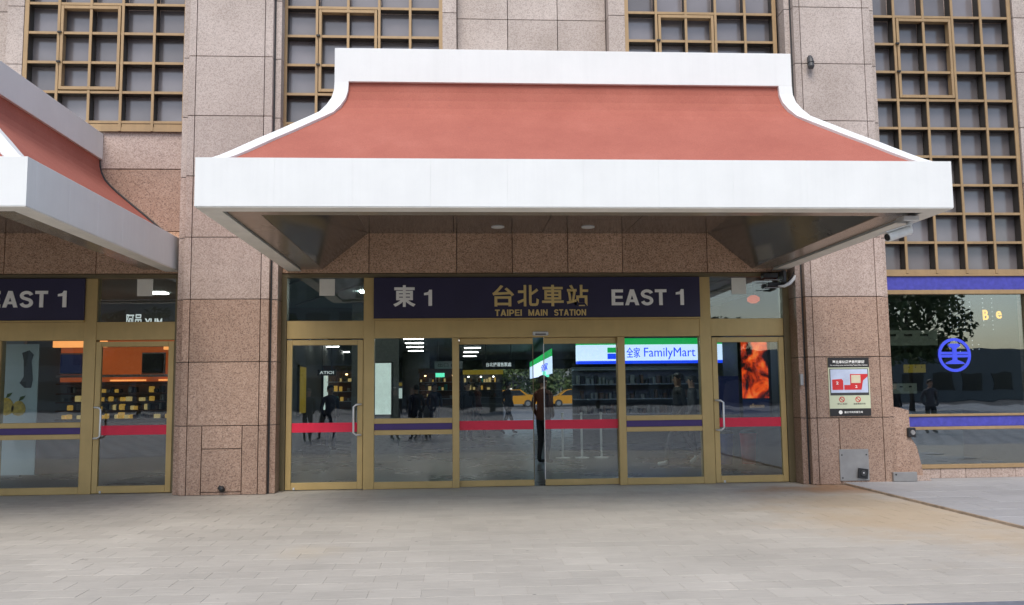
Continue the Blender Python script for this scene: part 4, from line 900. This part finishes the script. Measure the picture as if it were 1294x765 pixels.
# ------------------------------------------------------------------ taxis, planting and street beyond the far exit
def taxi(x, y, rz, label):
    t = thing('taxi', (x, y, 0), label, 'taxi', 'yellow taxis beyond the far exit', rz)
    pr = [(-2.2, .28), (2.2, .28), (2.22, .62), (2.1, .78), (1.35, .92), (.75, 1.36), (.35, 1.45), (-.75, 1.45), (-1.35, 1.05), (-2.1, .98), (-2.22, .7)]
    part('body', MB().prism(pr, -.85, .85).mesh('body', 'taxi_yellow'), t, (0, 0, 0), False)
    for s in (-1, 1):
        ya, yb = (-.856, -.851) if s < 0 else (.851, .856)
        for w_ in ([(.08, .95), (1.18, .95), (.70, 1.33), (.36, 1.40), (.08, 1.40)], [(-1.18, .98), (.0, .95), (.0, 1.40), (-.70, 1.40)]): part('window', MB().prism(w_, ya, yb).mesh('window', 'car_glass'), t, (0, 0, 0), False)
        for xx in (-1.35, 1.35):
            o = part('wheel', MB().tube([(0, -.1, 0), (0, .1, 0)], .31, 20).mesh('wheel', 'rubber'), t, (xx, s*.78, .31), False); part('rim', MB().tube([(0, -.102, 0), (0, .102, 0)], .18, 14).mesh('rim', 'car_grey'), o, (0, 0, 0), False)
        part('headlight', MB().box(2.12, 2.23, s*.6-.16, s*.6+.16, .60, .73).mesh('headlight', 'lens_white'), t, (0, 0, 0), False)
        part('tail_light', MB().box(-2.225, -2.15, s*.62-.14, s*.62+.14, .74, .9).mesh('tail_light', 'bin_red'), t, (0, 0, 0), False)
    part('roof_sign', MB().box(-.12, .12, -.25, .25, 1.455, 1.58).mesh('roof_sign', 'lens_white'), t, (0, 0, 0), False)
taxi(2.9, 58, math.pi, 'yellow taxi left of the sliding door gap beyond the lobby'); taxi(8.1, 58, math.pi, 'yellow taxi right of the sliding door gap beyond the lobby')
def leaf_mesh(cen, rad, count, size, seed):
    rnd = random.Random(seed); b = MB(); clumps = [(rnd.uniform(-1, 1), rnd.uniform(-1, 1), rnd.uniform(-1, 1), rnd.uniform(.25, .5)) for _ in range(26)]
    for _ in range(count):
        cx, cy, cz, cr = rnd.choice(clumps); d = Vector((rnd.gauss(0, 1), rnd.gauss(0, 1), rnd.gauss(0, 1))).normalized()*cr*rnd.random()**.4
        p = Vector((cx*.7+d.x, cy*.7+d.y, cz*.7+d.z)); p = Vector((cen[0]+p.x*rad[0], cen[1]+p.y*rad[1], cen[2]+p.z*rad[2]))
        u_ = Vector((rnd.gauss(0, 1), rnd.gauss(0, 1), rnd.gauss(0, 1))).normalized(); v_ = u_.orthogonal().normalized(); s = size*rnd.uniform(.6, 1.3)
        b.quad([p-u_*s, p+v_*s*.5, p+u_*s, p-v_*s*.5], rnd.randrange(2))
    return b.mesh('crown', ['leaf_a', 'leaf_b'])
def tree(x, y, h, r, label, seed, cnt=4500, group='street trees across the forecourt', z=-.1):
    t = thing('leafy_tree', (x, y, z), label, 'tree', group)
    part('crown', leaf_mesh((0, 0, h-r*.8), (r*1.2, r*1.2, r), cnt, .21, seed), t, (0, 0, 0), False)
    b = MB().tube([(0, 0, 0), (.05, 0, h*.3), (0, .1, h*.55), (.1, 0, h*.8)], [.18, .14, .1, .04], 8)
    for k in range(5): a = k*1.3; b.tube([(0, .05, h*(.4+.06*k)), (math.cos(a)*r*.4, math.sin(a)*r*.4, h*(.55+.06*k)), (math.cos(a)*r*.8, math.sin(a)*r*.8, h*(.65+.05*k))], [.07, .05, .02], 6)
    part('trunk', b.mesh('trunk', 'bark'), t, (0, 0, 0), False)
ps = thing('planter_shrub', (6.8, 36, 0), 'olive green bush beyond the lobby right of the taxis', 'shrub')
part('foliage', leaf_mesh((0, 0, 1.1), (1.0, .8, 1.0), 2200, .12, 4), ps, (0, 0, 0), False); part('planter', MB().tube([(0, 0, -.13), (0, 0, .35)], [.6, .7], 16).mesh('planter', 'far_wall'), ps, (0, 0, 0), False)
def building(name, x0, x1, y0, y1, h, label, face):
    t = thing(name, ((x0+x1)/2, (y0+y1)/2, 0), label, 'building')
    part('wall', MB().box(x0, x1, y0, y1, -.2, h).mesh('wall', 'far_wall'), t)
    yf = y0 if face < 0 else y1; nx = int((x1-x0)/3.2); nz = int(h/3.3)
    for i in range(nx):
        for k in range(nz): bx('window', t, x0+1+i*3.2, x0+3.2+i*3.2, yf-.06 if face < 0 else yf-.03, yf+.03 if face < 0 else yf+.06, .9+k*3.3, 2.7+k*3.3, 'far_glass', .01)
for i, (x, h_) in enumerate(((-3, 4.5), (1.5, 5), (6, 4.6), (10.5, 5), (15, 4.6))): tree(x, 66+i % 2, h_, 2.3, ('first', 'second', 'third', 'fourth', 'fifth')[i] + ' tree from the left behind the taxis', 60+i, 2200, 'trees behind the taxis')
building('street_building', -14, 30, 74, 84, 7.2, 'low grey building behind the taxis beyond the far exit', -1)
building('office_building', -75, 24, -84, -74, 15, 'long grey office row mirrored in the station glass, raised to block sky', 1)  # out of view; raised and lengthened to keep sky out of the door glass
building('low_shop_row', 27, 75, -84, -74, 5.2, 'lower shop row mirrored in the emblem window', 1)
for i, (x, y, h, r) in enumerate(((-24, -50, 7, 2.6), (-15, -47, 6.5, 2.5), (-7, -52, 7, 2.6), (1, -48, 6.5, 2.5), (9, -51, 7, 2.6), (17, -47, 6.5, 2.5), (26, -38, 8.5, 3.2), (30, -52, 7, 2.6))):
    tree(x, y, h, r, ('first', 'second', 'third', 'fourth', 'fifth', 'sixth', 'seventh', 'eighth')[i] + ' tree from the left in the row across the forecourt', 20+i, 5200)
